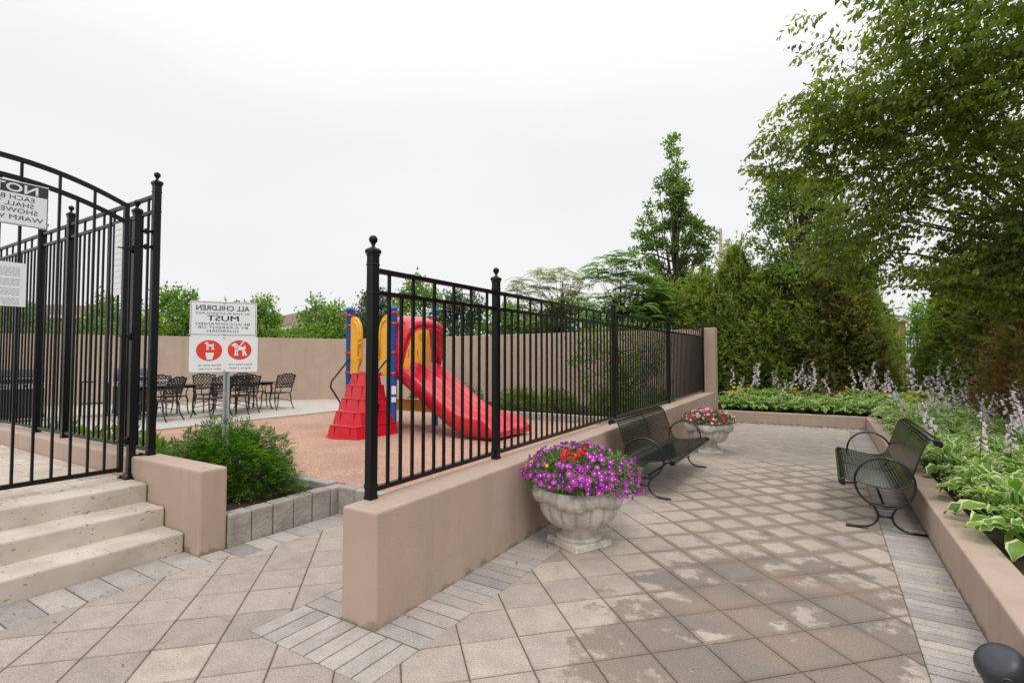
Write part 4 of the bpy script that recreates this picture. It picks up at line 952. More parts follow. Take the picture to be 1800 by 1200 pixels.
def make_table(label, loc, rz, w, d, group='cast metal tables on the far patio'):
    t = thing('patio_table', label, 'table', loc, rz, group)
    b = MB(); P = [(x*w/2, y*d/2) for x, y in ((-1, -.8), (-.92, -1), (.92, -1), (1, -.8), (1, .8), (.92, 1), (-.92, 1), (-1, .8))]; b.prism(P, .70, .725); b.build('tabletop', M['iron'], t, bevel=.006)
    b = MB(); b.box((0, 0, .675), (w*.84, d*.8, .045)); b.build('apron', M['iron'], t)
    for sx in (-1, 1):
        for sy in (-1, 1):
            X_, Y_ = sx*w*.40, sy*d*.36; b = MB(); b.tube([(X_, Y_, .69), (X_+sx*.03, Y_+sy*.02, .55), (X_+sx*.0, Y_, .35), (X_-sx*.02, Y_, .2), (X_+sx*.02, Y_+sy*.02, .05), (X_+sx*.05, Y_+sy*.04, 0)], [.026, .028, .02, .017, .018, .022], 7); b.build('leg', M['iron'], t)
    return t
make_table('dark metal patio table among the lattice chairs right of the sign post', put(-13.0, 7.75), -TH, .95, 1.5)
make_table('dark metal patio table on the left, its flat top seen above the yew bush', put(-13.2, 5.9), -TH, .95, 1.5)
def make_grill(label, loc, rz):
    t = thing('barbecue_grill', label, 'grill', loc, rz, 'barbecue grills on the far patio')
    b = MB(); b.box((0, 0, .45), (.75, .5, .62)); b.box((0, 0, .10), (.78, .52, .06)); b.build('cabinet', M['grill'], t, bevel=.01)
    b = MB(); P = [(-.26, .78)]+[(.26*math.cos(PI-a), .90+.22*math.sin(a)) for a in [PI*k/10 for k in range(11)]]+[(.26, .78)]
    n = len(P); b.add([(-.37, y, z) for y, z in P]+[(.37, y, z) for y, z in P], [tuple(range(n)), tuple(range(2*n-1, n-1, -1))]+[(i, n+i, n+(i+1) % n, (i+1) % n) for i in range(n)]); lid = b.build('lid', M['grill'], t, bevel=.006)
    b = MB(); b.tube([(-.25, -.30, .92), (-.25, -.33, .92), (.25, -.33, .92), (.25, -.30, .92)], .012, 7); b.build('lid_handle', M['steel'], lid)
    b = MB(); b.box((0, -.27, .755), (.78, .05, .11), rx=.2); b.build('control_panel', M['steel'], t)
    for k in range(4): b = MB(); b.tube([(-.27+.18*k, -.29, .755), (-.27+.18*k, -.33, .75)], .024, 12); b.build('knob', M['black'], t)
    for s_ in (-1, 1): b = MB(); b.box((s_*.55, 0, .80), (.33, .46, .03)); b.build('side_shelf', M['steel'], t, bevel=.006)
    for x in (-.3, .3): b = MB(); b.tube([(x, -.2, .04), (x+.04, -.2, .04)], .04, 12); b.tube([(x, .2, .04), (x+.04, .2, .04)], .04, 12); b.build('wheel', M['black'], t)
    return t
gp0 = at(232, 728, 12.3)
make_grill('dark barbecue grill with steel shelves seen through the gate, nearer the gate post', (gp0[0], gp0[1], GZ), R(38))
gp1 = at(35, 728, 11.0)
make_grill('dark barbecue grill with steel shelves at the far left edge behind the gate', (gp1[0], gp1[1], GZ), R(42))
gp2 = at(165, 725, 12.0)
t = thing('side_table', 'small dark side table with one shelf standing between the two grills', 'table', (gp2[0], gp2[1], GZ), R(38))
b = MB(); b.box((0, 0, .80), (.55, .4, .03)); b.build('tabletop', M['iron'], t); b = MB(); b.box((0, 0, .3), (.5, .36, .02)); b.build('shelf', M['iron'], t)
for x in (-.24, .24):
    for y in (-.16, .16): b = MB(); b.box((x, y, .395), (.03, .03, .79)); b.build('leg', M['iron'], t)
# ============================================================= LAMP AT THE BOTTOM RIGHT CORNER
lc = at(1768, 1180, 2.42)
t = thing('garden_spotlight', 'charcoal hooded garden spotlight in the bottom right corner beside the bed wall', 'lamp', (lc[0], lc[1], 0), R(-20))
z0 = lc[2]; hs = MB(); d = Vector((.55, .35, -.78)).normalized(); a, b_ = basis(d)
prof = [(.001, -.105), (.050, -.103), (.078, -.092), (.094, -.070), (.100, -.04), (.101, .03), (.106, .034), (.106, .055), (.100, .059), (.098, .16), (.090, .165), (.001, .165)]
V = []; 
for r, u in prof:
    for k in range(32): q = 2*PI*k/32; V.append(Vector((0, 0, z0))+d*u+(a*math.cos(q)+b_*math.sin(q))*r)
hs.add([tuple(v) for v in V], np.array([(i*32+k, i*32+(k+1) % 32, (i+1)*32+(k+1) % 32, (i+1)*32+k) for i in range(len(prof)-1) for k in range(32)]), smooth=True)
hs.build('housing', M['lamp'], t)
b = MB(); c = Vector((0, 0, z0))-d*.02-a*0; e = Vector((-.25, -.9, -.15)).normalized(); b.tube([tuple(c+e*.085), tuple(c+e*.112)], .026, 16); b.tube([tuple(c+e*.112), tuple(c+e*.118)], .016, 12); b.build('tilt_knob', M['lamp'], t)
b = MB(); b.tube([(0, 0, z0-.02), (.03, .05, -.0)], .014, 8); b.lathe([(.05, 0), (.05, .012), (.001, .014)], 14, (.03, .05, 0)); b.build('stake', M['black'], t)

# ============================================================= BEYOND THE WALLS
pp = at(1267.5, 480, 34)
t = thing('street_lamp', 'tall concrete street lamp pole with a thin arm above the cedars', 'street lamp', (pp[0], 34, -.1))
zt_ = at(1267, 402, 34)[2]+.1
b = MB(); b.tube([(0, 0, 0), (0, 0, zt_)], [.19, .105], 10); b.build('pole', M['pole'], t)
ae = at(1222, 390, 33.2); ae = (ae[0]-pp[0], ae[1]-34, ae[2]+.1)
b = MB(); b.tube([(0, 0, zt_-.35), (ae[0]*.5, ae[1]*.5, zt_*.5+ae[2]*.5-.12), ae], .065, 7); b.build('arm', M['galv'], t)
b = MB(); b.box((ae[0]-.3, ae[1], ae[2]-.02), (.75, .28, .14), taper=.7); b.build('lamp_head', M['galv'], t, bevel=.02)
def house(label, x, y, w, d, h, rh, wallm, roofm, rz=0, ov=.35, windows=()):
    t = thing('house', label, 'house', (x, y, -.12), rz)
    b = MB(); b.box((0, 0, h/2), (w, d, h)); b.build('wall', M[wallm], t)
    b = MB(); W2, D2 = w/2+ov, d/2+ov; k = max(0, W2-D2)
    b.add([(-W2, -D2, h), (W2, -D2, h), (W2, D2, h), (-W2, D2, h), (-k, 0, h+rh), (k, 0, h+rh)], [(0, 1, 5, 4), (1, 2, 5), (2, 3, 4, 5), (3, 0, 4), (3, 2, 1, 0)]); b.build('roof', M[roofm], t)
    b = MB(); b.box((0, 0, h-.12), (w+2*ov+.04, d+2*ov+.04, .22)); b.build('eaves', M['trim'], t)
    for wx, wz, ww, wh in windows:
        b = MB(); b.box((wx, -d/2-.03, wz), (ww+.2, .08, wh+.2)); f = b.build('window', M['trim'], t)
        b = MB(); b.box((wx, -d/2-.08, wz), (ww, .04, wh)); b.build('pane', M['pane'], f)
    return t
house('pink brick house with grey hipped roof glimpsed in the gap between the cedars', 22.55, 40, 9.6, 9, 4.6, 1.9, 'brick', 'roof', R(0), windows=((2.6, 3.2, 1.0, 1.2), (0, 3.2, 1.2, 1.4)))
house('large reddish brick house with brown roof far behind the tall fence', -36, 42, 13, 10, 5.0, 1.2, 'brick', 'roofb', R(20), windows=((-3, 4, 1.2, 1.3), (0, 4, 1.2, 1.3), (3, 4, 1.2, 1.3), (5, 4, 1, 1.3)))
house('brown roofed house showing only its roof behind the trees left of the slide', -17, 46, 10, 9, 4.4, 2.0, 'brick', 'roofb', R(-8), windows=((-2, 3, 1.2, 1.3), (2, 3, 1.2, 1.3)))
# black railing, bin and post in the gap
t = thing('far_railing', 'black metal railing in the gap between the cedars', 'fence', (at(1582, 640, 20)[0], 20, 0))
z1 = at(1580, 594, 20)[2]
b = MB()
for z in (z1, z1-.25, .45): b.box((0, 0, z), (2.6, .04, .04))
b.build('rail', M['black'], t)
for k in range(20): b = MB(); b.box((-1.25+k*.13, 0, z1/2+.2), (.022, .022, z1-.4)); b.build('picket', M['black'], t)
q = at(1591, 638, 19)
t = thing('blue_bin', 'bright blue lidded bin standing behind the railing in the gap', 'bin', (q[0], 20.6, 0))
b = MB(); b.box((0, 0, .84), (.55, .5, 1.68), taper=1.08); b.build('body', M['binblue'], t, bevel=.02); b = MB(); b.box((0, 0, 1.72), (.66, .6, .07)); b.build('lid', M['binblue'], t, bevel=.02)
q = at(1597.5, 640, 18)
t = thing('white_post', 'short white post with brown board standing in the gap beside the railing', 'post', (q[0], 18, 0))
b = MB(); b.box((0, 0, .92), (.09, .09, 1.84)); b.build('post', M['trim'], t); b = MB(); b.box((.14, .02, .95), (.16, .03, 1.7)); b.build('board', M['roofb'], t)
# ============================================================= PLANTS
def rand_dirs(r_, n, bias=(0, 0, 0), k=1.0):
    return unit(r_.normal(size=(n, 3))*k + np.array(bias))
def noise3(P, f, seed):                # cheap smooth noise in [-1,1]
    r_ = np.random.default_rng(seed); o = np.zeros(len(P))
    for q in range(5):
        w = unit(r_.normal(size=3))*f*(1+.45*q); o += np.sin(P @ w*2*PI+r_.uniform(0, 6))/(1+.35*q)
    return o/2.6
def inside(poly, X, Y):
    c = np.zeros(len(X), bool); n = len(poly); j = n-1
    for i in range(n):
        xi, yi = poly[i]; xj, yj = poly[j]
        m = ((yi > Y) != (yj > Y)) & (X < (xj-xi)*(Y-yi)/((yj-yi) or 1e-9)+xi); c ^= m; j = i
    return c
def crown_clumps(poly, Y, n, depth, seed, gap=.0, gf=.6):
    """clump centres filling a solid crown whose silhouette at distance Y is poly; depth = half thickness / half width"""
    r_ = np.random.default_rng(seed); xs = [p[0] for p in poly]; ys = [p[1] for p in poly]; out = []
    row = {}
    for yy in range(int(min(ys)), int(max(ys))+1, 4):
        X = np.arange(min(xs), max(xs), 2.0); ins = inside(poly, X, np.full(len(X), yy+.5))
        if ins.any(): row[yy//4] = (X[ins].min(), X[ins].max())
    while len(out) < n:
        px, py = r_.uniform(min(xs), max(xs)), r_.uniform(min(ys), max(ys))
        if not inside(poly, np.array([px]), np.array([py]))[0]: continue
        rw = row.get(int(py)//4)
        if not rw: continue
        c = (rw[0]+rw[1])/2; hw = max(1, (rw[1]-rw[0])/2); q = (px-c)/hw
        dd = math.sqrt(max(0, 1-q*q))*hw/FPX*Y*depth*r_.uniform(-1, 1)
        p = at(px, py, Y+dd)
        # keep the crown's own width when nearer or farther
        p[0] = at(px, py, Y)[0] ; p[2] = at(px, py, Y)[2]
        if gap and noise3(p[None], gf, seed+9)[0] < gap-1: continue
        out.append(p)
    return np.array(out)
def fill_leaves(mb, C, per, rad, ln, wd, seed, bias=(0, 0, .25), flat=.8, tintf=.35, m=0):
    r_ = np.random.default_rng(seed); n = len(C)*per
    c = np.repeat(C, per, 0); off = r_.normal(size=(n, 3))*rad*.55; off[:, 2] *= flat; P = c+off
    ct = np.repeat(r_.normal(0, .13, len(C)), per)
    t = .45+ct+noise3(P, tintf, seed)*.16+r_.normal(0, .16, n)
    d = unit(r_.normal(size=(n, 3))+unit(off)*.6+np.array(bias)); u = unit(r_.normal(size=(n, 3))*.7+np.array((0, 0, 1)))
    mb.leaves(P, d, u, r_.uniform(.7, 1.25, n)*ln, r_.uniform(.75, 1.2, n)*wd, np.clip(t, 0, 1), m=m)
def limbs(mb, base, C, k, r0, seed, trunk_top, r1=.2):
    r_ = np.random.default_rng(seed); base = np.array(base); tt = np.array(trunk_top)
    mb.tube([tuple(base), tuple(base*.6+tt*.4+r_.normal(0, .04, 3)), tuple(base*.25+tt*.75+r_.normal(0, .06, 3)), tuple(tt)], [r0*1.25, r0, r0*.75, r0*.3], 9)
    for c in C[r_.choice(len(C), min(k, len(C)), replace=False)]:
        f = r_.uniform(.25, .85); s = base+(tt-base)*f
        if c[2] < s[2]: s = base+(tt-base)*max(.12, f*.5)
        mid = (s+c)/2+np.array((0, 0, .12*np.linalg.norm(c-s)))*r_.uniform(-.3, 1)
        mb.tube([tuple(s), tuple(mid), tuple(c)], [r0*r1*1.6, r0*r1, r0*r1*.35], 5)
def lump_clumps(L_, ox, oy, k, Y, seed, dens=.030, sub=7.0):
    """clump centres scattered through a list of foliage masses (x, y, r) measured on the photo, each given its own depth"""
    r_ = np.random.default_rng(seed); out = []
    for x, y, r in L_:
        px, py, rr = ox+x/k, oy+y/k, r/k; dz = r_.normal(0, 1)*14/FPX*Y
        for q in range(max(2, int((rr/sub)**2*2.6))):
            v = unit(r_.normal(size=3))*r_.random()**.45*rr*.78; p = at(px+v[0], py+v[1], Y); p[1] += v[2]/FPX*Y*1.2+dz; out.append(p)
    return np.array(out)
def tree(name, label, cat, poly, Y, leaf, n, per, rad, ln, wd, seed, depth=.8, gap=0, gf=.6, base=None, r0=.12, kb=26, group=None, bark='bark', top=None, bias=(0, 0, .25), gz=0):
    C = crown_clumps(poly, Y, n, depth, seed, gap, gf) if not isinstance(poly, np.ndarray) else poly
    cx = np.median(C[:, 0]) if base is None else at(base, 600, Y)[0]
    t = thing(name, label, cat, (0, 0, 0), group=group); t.location = (cx, Y, gz)
    o = np.array((cx, Y, gz)); C = C-o
    b = MB(); fill_leaves(b, C, per, rad, ln, wd, seed, bias); b.build('crown', M[leaf], t)
    b = MB(); zt2 = np.percentile(C[:, 2], 92); xt = np.median(C[C[:, 2] > np.percentile(C[:, 2], 80)][:, 0]); limbs(b, (0, 0, 0), C, kb, r0, seed+1, (xt, 0, zt2)); b.build('trunk', M[bark], t)
    return t
O1 = [(1015,85,26),(1062,130,24),(980,140,24),(1003,175,24),(1045,210,26),(1062,248,24),(1012,268,26),(1048,295,36),(1008,312,30),(943,302,22),(955,342,24),(982,362,22),(1052,360,42),(985,400,34),(1032,402,46),(1082,422,34),(962,442,28),(1002,470,46),(1070,482,44),(860,458,20),(884,492,22),(903,534,20),(826,556,20),(832,592,30),(874,604,34),(930,590,38),(990,560,46),(1062,560,50),(1112,532,40),(1142,582,42),(1190,602,26),(1220,640,24),(820,680,26),(872,670,42),(942,660,48),(1000,700,36),(1086,650,56),(1152,660,34),(1202,690,32),(832,762,26),(884,764,42),(950,782,46),(1098,742,50),(1162,744,42),(1210,722,26),(860,850,40),(930,880,50),(1010,850,40),(1090,850,60),(1170,850,50),(1220,800,30),(900,960,60),(1000,960,60),(1100,960,60),(1190,950,60),(1000,1060,60),(1120,1060,60)]
O2 = [(330,25,42),(300,80,40),(380,60,50),(440,60,60),(520,90,60),(600,90,60),(228,178,24),(250,200,20),(300,160,46),(380,150,54),(232,285,26),(216,372,26),(245,410,22),(275,240,40),(340,235,36),(460,190,60),(300,330,38),(262,445,28),(268,520,32),(330,430,34),(560,200,70),(540,300,50),(650,300,60),(640,210,60),(720,380,50),(610,400,50),(540,470,46),(640,490,52),(740,470,44),(330,560,50),(430,570,50),(700,560,60),(800,560,50),(360,340,30),(480,330,26),(600,560,60),(380,500,30)]
# --- columnar oak left of the lamp pole
oak1 = [(1186, 243), (1200, 262), (1197, 300), (1208, 320), (1212, 350), (1220, 385), (1236, 405), (1250, 425), (1246, 470), (1250, 520), (1238, 590), (1150, 590), (1118, 520), (1114, 470), (1118, 440), (1112, 400), (1132, 395), (1128, 362), (1146, 372), (1158, 395), (1152, 345), (1152, 312), (1166, 330), (1172, 300), (1168, 268)]
tree('oak_tree', 'tall narrow columnar oak above the right end of the fence, left of the lamp pole', 'tree', lump_clumps(O1, 860, 220, 3.158, 19, 5), 19, 'oak', 0, 30, .17, .135, .08, 31, depth=.9, gap=.62, gf=.8, base=1190, r0=.13, kb=60)
oak2 = [(1365, 300), (1400, 285), (1450, 300), (1500, 330), (1540, 380), (1556, 450), (1560, 540), (1500, 580), (1345, 580), (1338, 520), (1342, 480), (1338, 440), (1326, 400), (1336, 385), (1328, 352), (1345, 340), (1352, 320)]
tree('oak_tree', 'broad leafy oak with bare dark stems rising behind the cedars right of the lamp pole', 'tree', lump_clumps(O2, 1260, 300, 3, 15.0, 6, sub=8), 15.0, 'oak', 0, 30, .20, .13, .075, 33, depth=.6, gap=.66, gf=.7, base=1412, r0=.16, kb=70, bark='trunk_dark')
# --- loose compound-leaved shrub tree: rachis with paired leaflets
def frond_tree(label, poly, Y, leaf, n, ln, seed, base, r0, flen, npair=8, wd=.3, kb=None):
    C = crown_clumps(poly, Y, n, .8, seed, .25, .5); cx = at(base, 600, Y)[0]; o = np.array((cx, Y, 0)); C = C-o; r_ = np.random.default_rng(seed)
    t = thing('sumac_tree', label, 'tree', (cx, Y, 0)); b = MB(); st = MB(); P, D, U, T = [], [], [], []
    for c in C:
        for q in range(3):
            a = r_.uniform(0, 2*PI); d = np.array((math.cos(a), math.sin(a), r_.uniform(.0, .7))); d /= np.linalg.norm(d); tt = r_.uniform(.2, .9)
            side = np.cross(d, (0, 0, 1)); side /= np.linalg.norm(side)
            for k in range(npair):
                u = (k+1)/npair; p = c+d*flen*u+np.array((0, 0, -.45*flen*u*u))
                for s_ in (-1, 1): P.append(p); D.append(side*s_+d*.35+np.array((0, 0, -.25))); U.append((0, 0, 1)); T.append(tt+r_.normal(0, .1))
    P, D, U = map(np.array, (P, D, U)); b.leaves(P, D, U, ln, ln*wd, np.clip(T, 0, 1)); b.build('crown', M[leaf], t)
    limbs(st, (0, 0, 0), C, kb or n//2, r0, seed, (.1, 0, np.percentile(C[:, 2], 80)), .22); st.build('trunk', M['bark'], t); return t
frond_tree('light green sumac like tree with feathery fronds just left of the columnar oak', [(1080, 448), (1110, 442), (1125, 470), (1160, 500), (1180, 560), (1170, 620), (1060, 620), (1030, 560), (1040, 500), (1034, 462), (1060, 455)], 16.5, 'sumac', 150, .20, 41, 1085, .05, .60, 9, .36)
frond_tree('thin see-through pale tree with a flat spreading top behind the fence centre', [(893, 495), (920, 478), (960, 472), (1005, 474), (1035, 490), (1042, 520), (1020, 545), (990, 580), (950, 590), (910, 560), (895, 520)], 21, 'pale', 150, .15, 43, 985, .06, .50, 8, .42)
# --- band of trees and shrubs beyond the playground wall
bgt = [  # polygon(top profile), Y, leaf, base, seed, label
 ([(0, 545), (15, 520), (45, 530), (70, 548), (95, 590), (95, 620), (-40, 620), (-40, 560)], 27, 'lime', 30, 'lime green shrub behind the far left part of the tall fence'),
 ([(90, 585), (120, 575), (150, 570), (175, 525), (186, 500), (198, 525), (215, 570), (250, 572), (255, 620), (90, 620)], 27, 'lime', 170, 'light green bush with one tall shoot behind the arched gate'),
 ([(250, 560), (275, 520), (300, 506), (318, 508), (338, 520), (350, 560), (350, 620), (250, 620)], 25, 'lime', 300, 'yellow green bushy tree just left of the playground sign'),
 ([(345, 570), (375, 545), (420, 540), (450, 521), (475, 525), (485, 560), (485, 620), (345, 620)], 26, 'lime', 430, 'mid green bushy tree rising behind the playground sign'),
 ([(470, 590), (488, 570), (500, 578), (530, 580), (540, 620), (465, 620)], 24, 'lime', 500, 'small low pale green bush between the sign and the slide'),
 ([(538, 600), (535, 560), (548, 540), (560, 524), (585, 530), (602, 545), (612, 575), (620, 620), (540, 620)], 23, 'lime', 575, 'rounded bright green tree just left of the blue slide post'),
 ([(600, 600), (612, 555), (640, 520), (655, 505), (690, 520), (700, 560), (700, 620), (600, 620)], 28, 'bluegreen', 655, 'grey green tree behind the near fence post and blue play posts'),
 ([(690, 560), (705, 510), (722, 488), (745, 492), (765, 515), (770, 560), (770, 620), (690, 620)], 25, 'lime', 728, 'light green loose tree above the red hood of the slide'),
 ([(760, 560), (775, 525), (800, 510), (830, 515), (850, 545), (855, 620), (760, 620)], 26, 'bluegreen', 808, 'grey green rounded tree left of the second fence post'),
 ([(850, 560), (875, 530), (900, 540), (930, 560), (940, 620), (850, 620)], 24, 'lime', 890, 'low light green bush directly behind the second fence post'),
 ([(925, 560), (960, 535), (1010, 530), (1050, 545), (1080, 560), (1085, 620), (925, 620)], 23, 'lime', 1000, 'wide yellow green bush below the thin pale tree'),
 ([(1075, 560), (1110, 540), (1160, 520), (1200, 540), (1230, 560), (1235, 620), (1075, 620)], 17.5, 'oak', 1150, 'dark green shrub filling the foot of the columnar oak'),
 ([(1602, 560), (1612, 528), (1628, 520), (1655, 525), (1680, 560), (1680, 640), (1604, 640)], 24, 'lime', 1630, 'light green tree top right of the grey house roof'),
]
for i, (poly, Y, lf, bs, lab) in enumerate(bgt):
    ar = abs(area(poly))*(Y/FPX)**2; n = max(24, int(ar*17))
    tree('garden_tree', lab, 'tree', poly, Y, lf, n, 46, .34, .19, .10, 60+i, depth=.7, gap=.22, gf=.5, base=bs, r0=.09, kb=16, group='trees and bushes beyond the playground wall')
# --- cedars: dense flattened sprays round a cone, three variants copied
def cedar_mesh(seed, leaf):
    r_ = np.random.default_rng(seed); n = 17000; h = 4.4; u = r_.random(n)**.85; z = .08+u*(h-.1)
    prof = np.interp(u, [0, .08, .3, .6, .85, .96, 1], [.80, 1.02, 1.06, .80, .42, .17, .02])
    a = r_.uniform(0, 2*PI, n); lob = 1+.16*np.sin(3*a+seed+z*1.3)+.10*np.sin(5*a+2*z+seed*2)+.09*np.sin(9*a-3.3*z); k = r_.uniform(.45, 1.04, n)**.6
    tuft = .20*np.maximum(0, np.sin(7*a+z*6+seed))*np.maximum(0, np.sin(z*5.1+3*a))
    rr = prof*(lob*k+tuft); P = np.stack([rr*np.cos(a), rr*np.sin(a), z], 1); out = np.stack([np.cos(a), np.sin(a), np.full(n, .55)], 1)
    d = unit(out+r_.normal(0, .75, (n, 3))); t = np.clip(.52+noise3(P, .8, seed)*.28+r_.normal(0, .17, n), .0, 1); 
    b = MB(); b.leaves(P, d, unit(r_.normal(size=(n, 3))), r_.uniform(.10, .21, n), r_.uniform(.045, .085, n), t)
    # shoots that stick out of the outline
    m_ = 620; q = r_.integers(0, n, m_); 
    for s_ in range(11):
        b.leaves(P[q]*np.array((1.02, 1.02, 1.0))+d[q]*.042*s_*np.array((1, 1, 1.3)), unit(d[q]+r_.normal(0, .5, (m_, 3))), unit(r_.normal(size=(m_, 3))), .12, .05, np.clip(t[q]+.15, 0, 1))
    return b.mesh('foliage', M[leaf])
CM = [cedar_mesh(1, 'cedar'), cedar_mesh(2, 'cedar'), cedar_mesh(3, 'cedar_brown')]
tb = MB(); tb.tube([(0, 0, 0), (.02, 0, 1.4), (-.02, .01, 4.0)], [.09, .07, .015], 8); CT = tb.mesh('trunk', M['trunk_dark'])
def cedar(label, t, s, h, w, v, rot, group):
    o = thing('cedar_tree', label, 'tree', W(t, s, .2), rot, group); f = share('foliage', CM[v], o); f.scale = (w, w, h/4.4); k = share('trunk', CT, o); k.scale = (1, 1, h/4.4)
row1 = [(-4.6, 17.6, 3.9, 1.05, 0), (-3.4, 17.2, 4.0, .95, 1), (-2.40, 17.5, 4.95, .85, 0), (-1.45, 17.2, 4.0, 1.0, 1), (-.5, 17.6, 4.7, .95, 0), (.35, 17.0, 3.8, .95, 2), (.98, 17.2, 3.4, .50, 0), (-.9, 19.0, 4.6, 1.2, 1), (.6, 19.2, 4.5, 1.1, 0)]
for i, (t, s, h, w, v) in enumerate(row1):
    cedar(['dense cedar at the left end of the back hedge, beside the stucco pillar', 'dense cedar second from the stucco pillar in the back hedge', 'tallest pointed cedar of the back hedge, just right of the lamp pole', 'dense cedar right of the pointed one in the back hedge', 'dense cedar in the middle of the back hedge, under the broad oak', 'browner cedar towards the right of the back hedge, under the broad oak', 'slim low cedar at the right end of the back hedge beside the gap', 'cedar in the second row behind the middle of the back hedge', 'cedar in the second row behind the right of the back hedge'][i], t, s, h, w, v, i*1.3, 'cedars of the hedge at the far end')
row2 = [(3.0, 17.5, 3.6, .80, 1), (3.75, 15.9, 4.2, 1.05, 2), (4.0, 14.4, 4.5, 1.05, 2), (3.95, 12.9, 4.6, 1.1, 2), (3.95, 11.4, 4.4, 1.1, 2), (4.2, 9.9, 4.4, 1.1, 2), (5.6, 16.8, 4.9, 1.2, 0), (5.6, 13.6, 4.9, 1.2, 2), (5.8, 10.8, 4.6, 1.2, 0)]
for i, (t, s, h, w, v) in enumerate(row2):
    cedar(['green cedar just right of the gap, farthest of the right hand hedge', 'brown tinged cedar second from the gap in the right hand hedge', 'brown tinged cedar third from the gap in the right hand hedge', 'brown tinged cedar fourth from the gap in the right hand hedge', 'large brown tinged cedar near the right edge of the view', 'nearest brown tinged cedar at the right edge, under the overhanging branches', 'cedar in the second row, behind the far end of the right hand hedge', 'cedar in the second row, behind the middle of the right hand hedge', 'cedar in the second row, behind the near end of the right hand hedge'][i], t, s, h, w, v, i*2.1+.7, 'cedars of the hedge on the right')
# --- big overhanging elm, trunk just outside the frame on the right
EO = np.array((9.3, 8.3, .2))
et = thing('elm_tree', 'large elm whose leafy branches hang into the top right of the view', 'tree', tuple(EO))
regions = [  # silhouette polygon, distance, number of twigs, droop
 ([(1392, -30), (1400, 15), (1432, 50), (1480, 48), (1520, 90), (1600, 120), (1700, 130), (1830, 140), (1830, -40)], 5.6, 560),
 ([(1350, 135), (1385, 118), (1440, 95), (1500, 100), (1600, 110), (1700, 120), (1830, 110), (1830, 250), (1700, 260), (1560, 240), (1440, 215), (1360, 190)], 6.4, 640),
 ([(1300, 285), (1325, 240), (1352, 205), (1440, 190), (1560, 215), (1700, 230), (1830, 230), (1830, 360), (1720, 350), (1620, 335), (1500, 320), (1400, 312), (1340, 300)], 7.0, 700),
 ([(1400, 315), (1480, 318), (1560, 330), (1600, 345), (1590, 380), (1575, 405), (1560, 430), (1530, 470), (1510, 510), (1470, 500), (1440, 470), (1410, 420), (1390, 360)], 7.9, 360),
 ([(1700, 345), (1830, 330), (1830, 560), (1740, 530), (1690, 520), (1655, 500), (1640, 470), (1650, 430), (1665, 400), (1690, 385)], 7.2, 560),
 ([(1555, 475), (1600, 462), (1650, 470), (1640, 505), (1600, 500), (1560, 492)], 6.8, 34),
]
r_ = np.random.default_rng(5); P, D, U, T, LN = [], [], [], [], []; tw = MB(); TC = []
for ri, (poly, Y, n) in enumerate(regions):
    n = int(n*1.75)
    xs = [p[0] for p in poly]; ys = [p[1] for p in poly]; k = 0
    while k < n:
        px, py = r_.uniform(min(xs), max(xs)), r_.uniform(min(ys), max(ys))
        if not inside(poly, np.array([px]), np.array([py]))[0]: continue
        edge = min(1, (px-min(xs))/250); yy = Y+r_.normal(0, .55)*(.45+edge); tip = at(px, py, Y); tip[1] = yy
        q = noise3(tip[None], .55, 3+ri)[0]
        if q < -.42+.25*(1-edge): k += .35; continue
        k += 1
        d = np.array((-1.0, r_.normal(0, .8), r_.normal(-.15, .5))); d /= np.linalg.norm(d); L_ = r_.uniform(.28, .52)
        st0 = tip-d*L_; side = np.cross(d, (0, 0, 1)); side /= np.linalg.norm(side); TC.append(st0)
        nl = int(L_/.042); tt = .42+.25*noise3(tip[None], .9, 8)[0]+r_.normal(0, .17)
        for j in range(nl):
            u = (j+.5)/nl; p = st0+d*L_*u+np.array((0, 0, -.10*L_*u*u)); s_ = 1 if j % 2 else -1
            P.append(p); D.append(side*s_*.6+d*.32+np.array((0, 0, -.62))+r_.normal(0, .42, 3)); U.append(np.array((r_.normal(0, .6), r_.normal(-.35, .6), 1))); T.append(tt+r_.normal(0, .13)); LN.append(r_.uniform(.07, .115)*(1-.3*(u > .9)))
        if k % 1 == 0: tw.tube([tuple(st0-EO), tuple(st0+d*L_*.9+np.array((0, 0, -.08*L_))-EO)], [.0032, .0015], 3)
P, D, U = map(np.array, (P, D, U)); b = MB(); LN = np.array(LN); b.leaves(P-EO, D, U, LN, LN*.48, np.clip(T, 0, 1), fold=.12); b.build('crown', M['elm'], et)
b = tw; b.tube([(0, 0, 0), (.05, .05, 1.6), (-.05, 0, 3.2), (0, .1, 5.2), (.1, .1, 7.5)], [.24, .2, .18, .13, .06], 12)
TC = np.array(TC); 
for k in range(46):
    c = TC[r_.integers(len(TC))]-EO
    while c[0] < -4.2: c = TC[r_.integers(len(TC))]-EO
    z0_ = max(1.9, min(6.5, c[2]-.5-.22*abs(c[0]))); s0 = np.array((-.03, 0, z0_)); m1 = s0*.62+c*.38+np.array((0, 0, .30))+r_.normal(0, .14, 3); m2 = s0*.28+c*.72+np.array((0, 0, .22))+r_.normal(0, .12, 3)
    b.tube([tuple(s0), tuple(m1), tuple(m2), tuple(c)], [.058, .032, .017, .006], 6)
b.build('trunk', M['trunk_dark'], et)
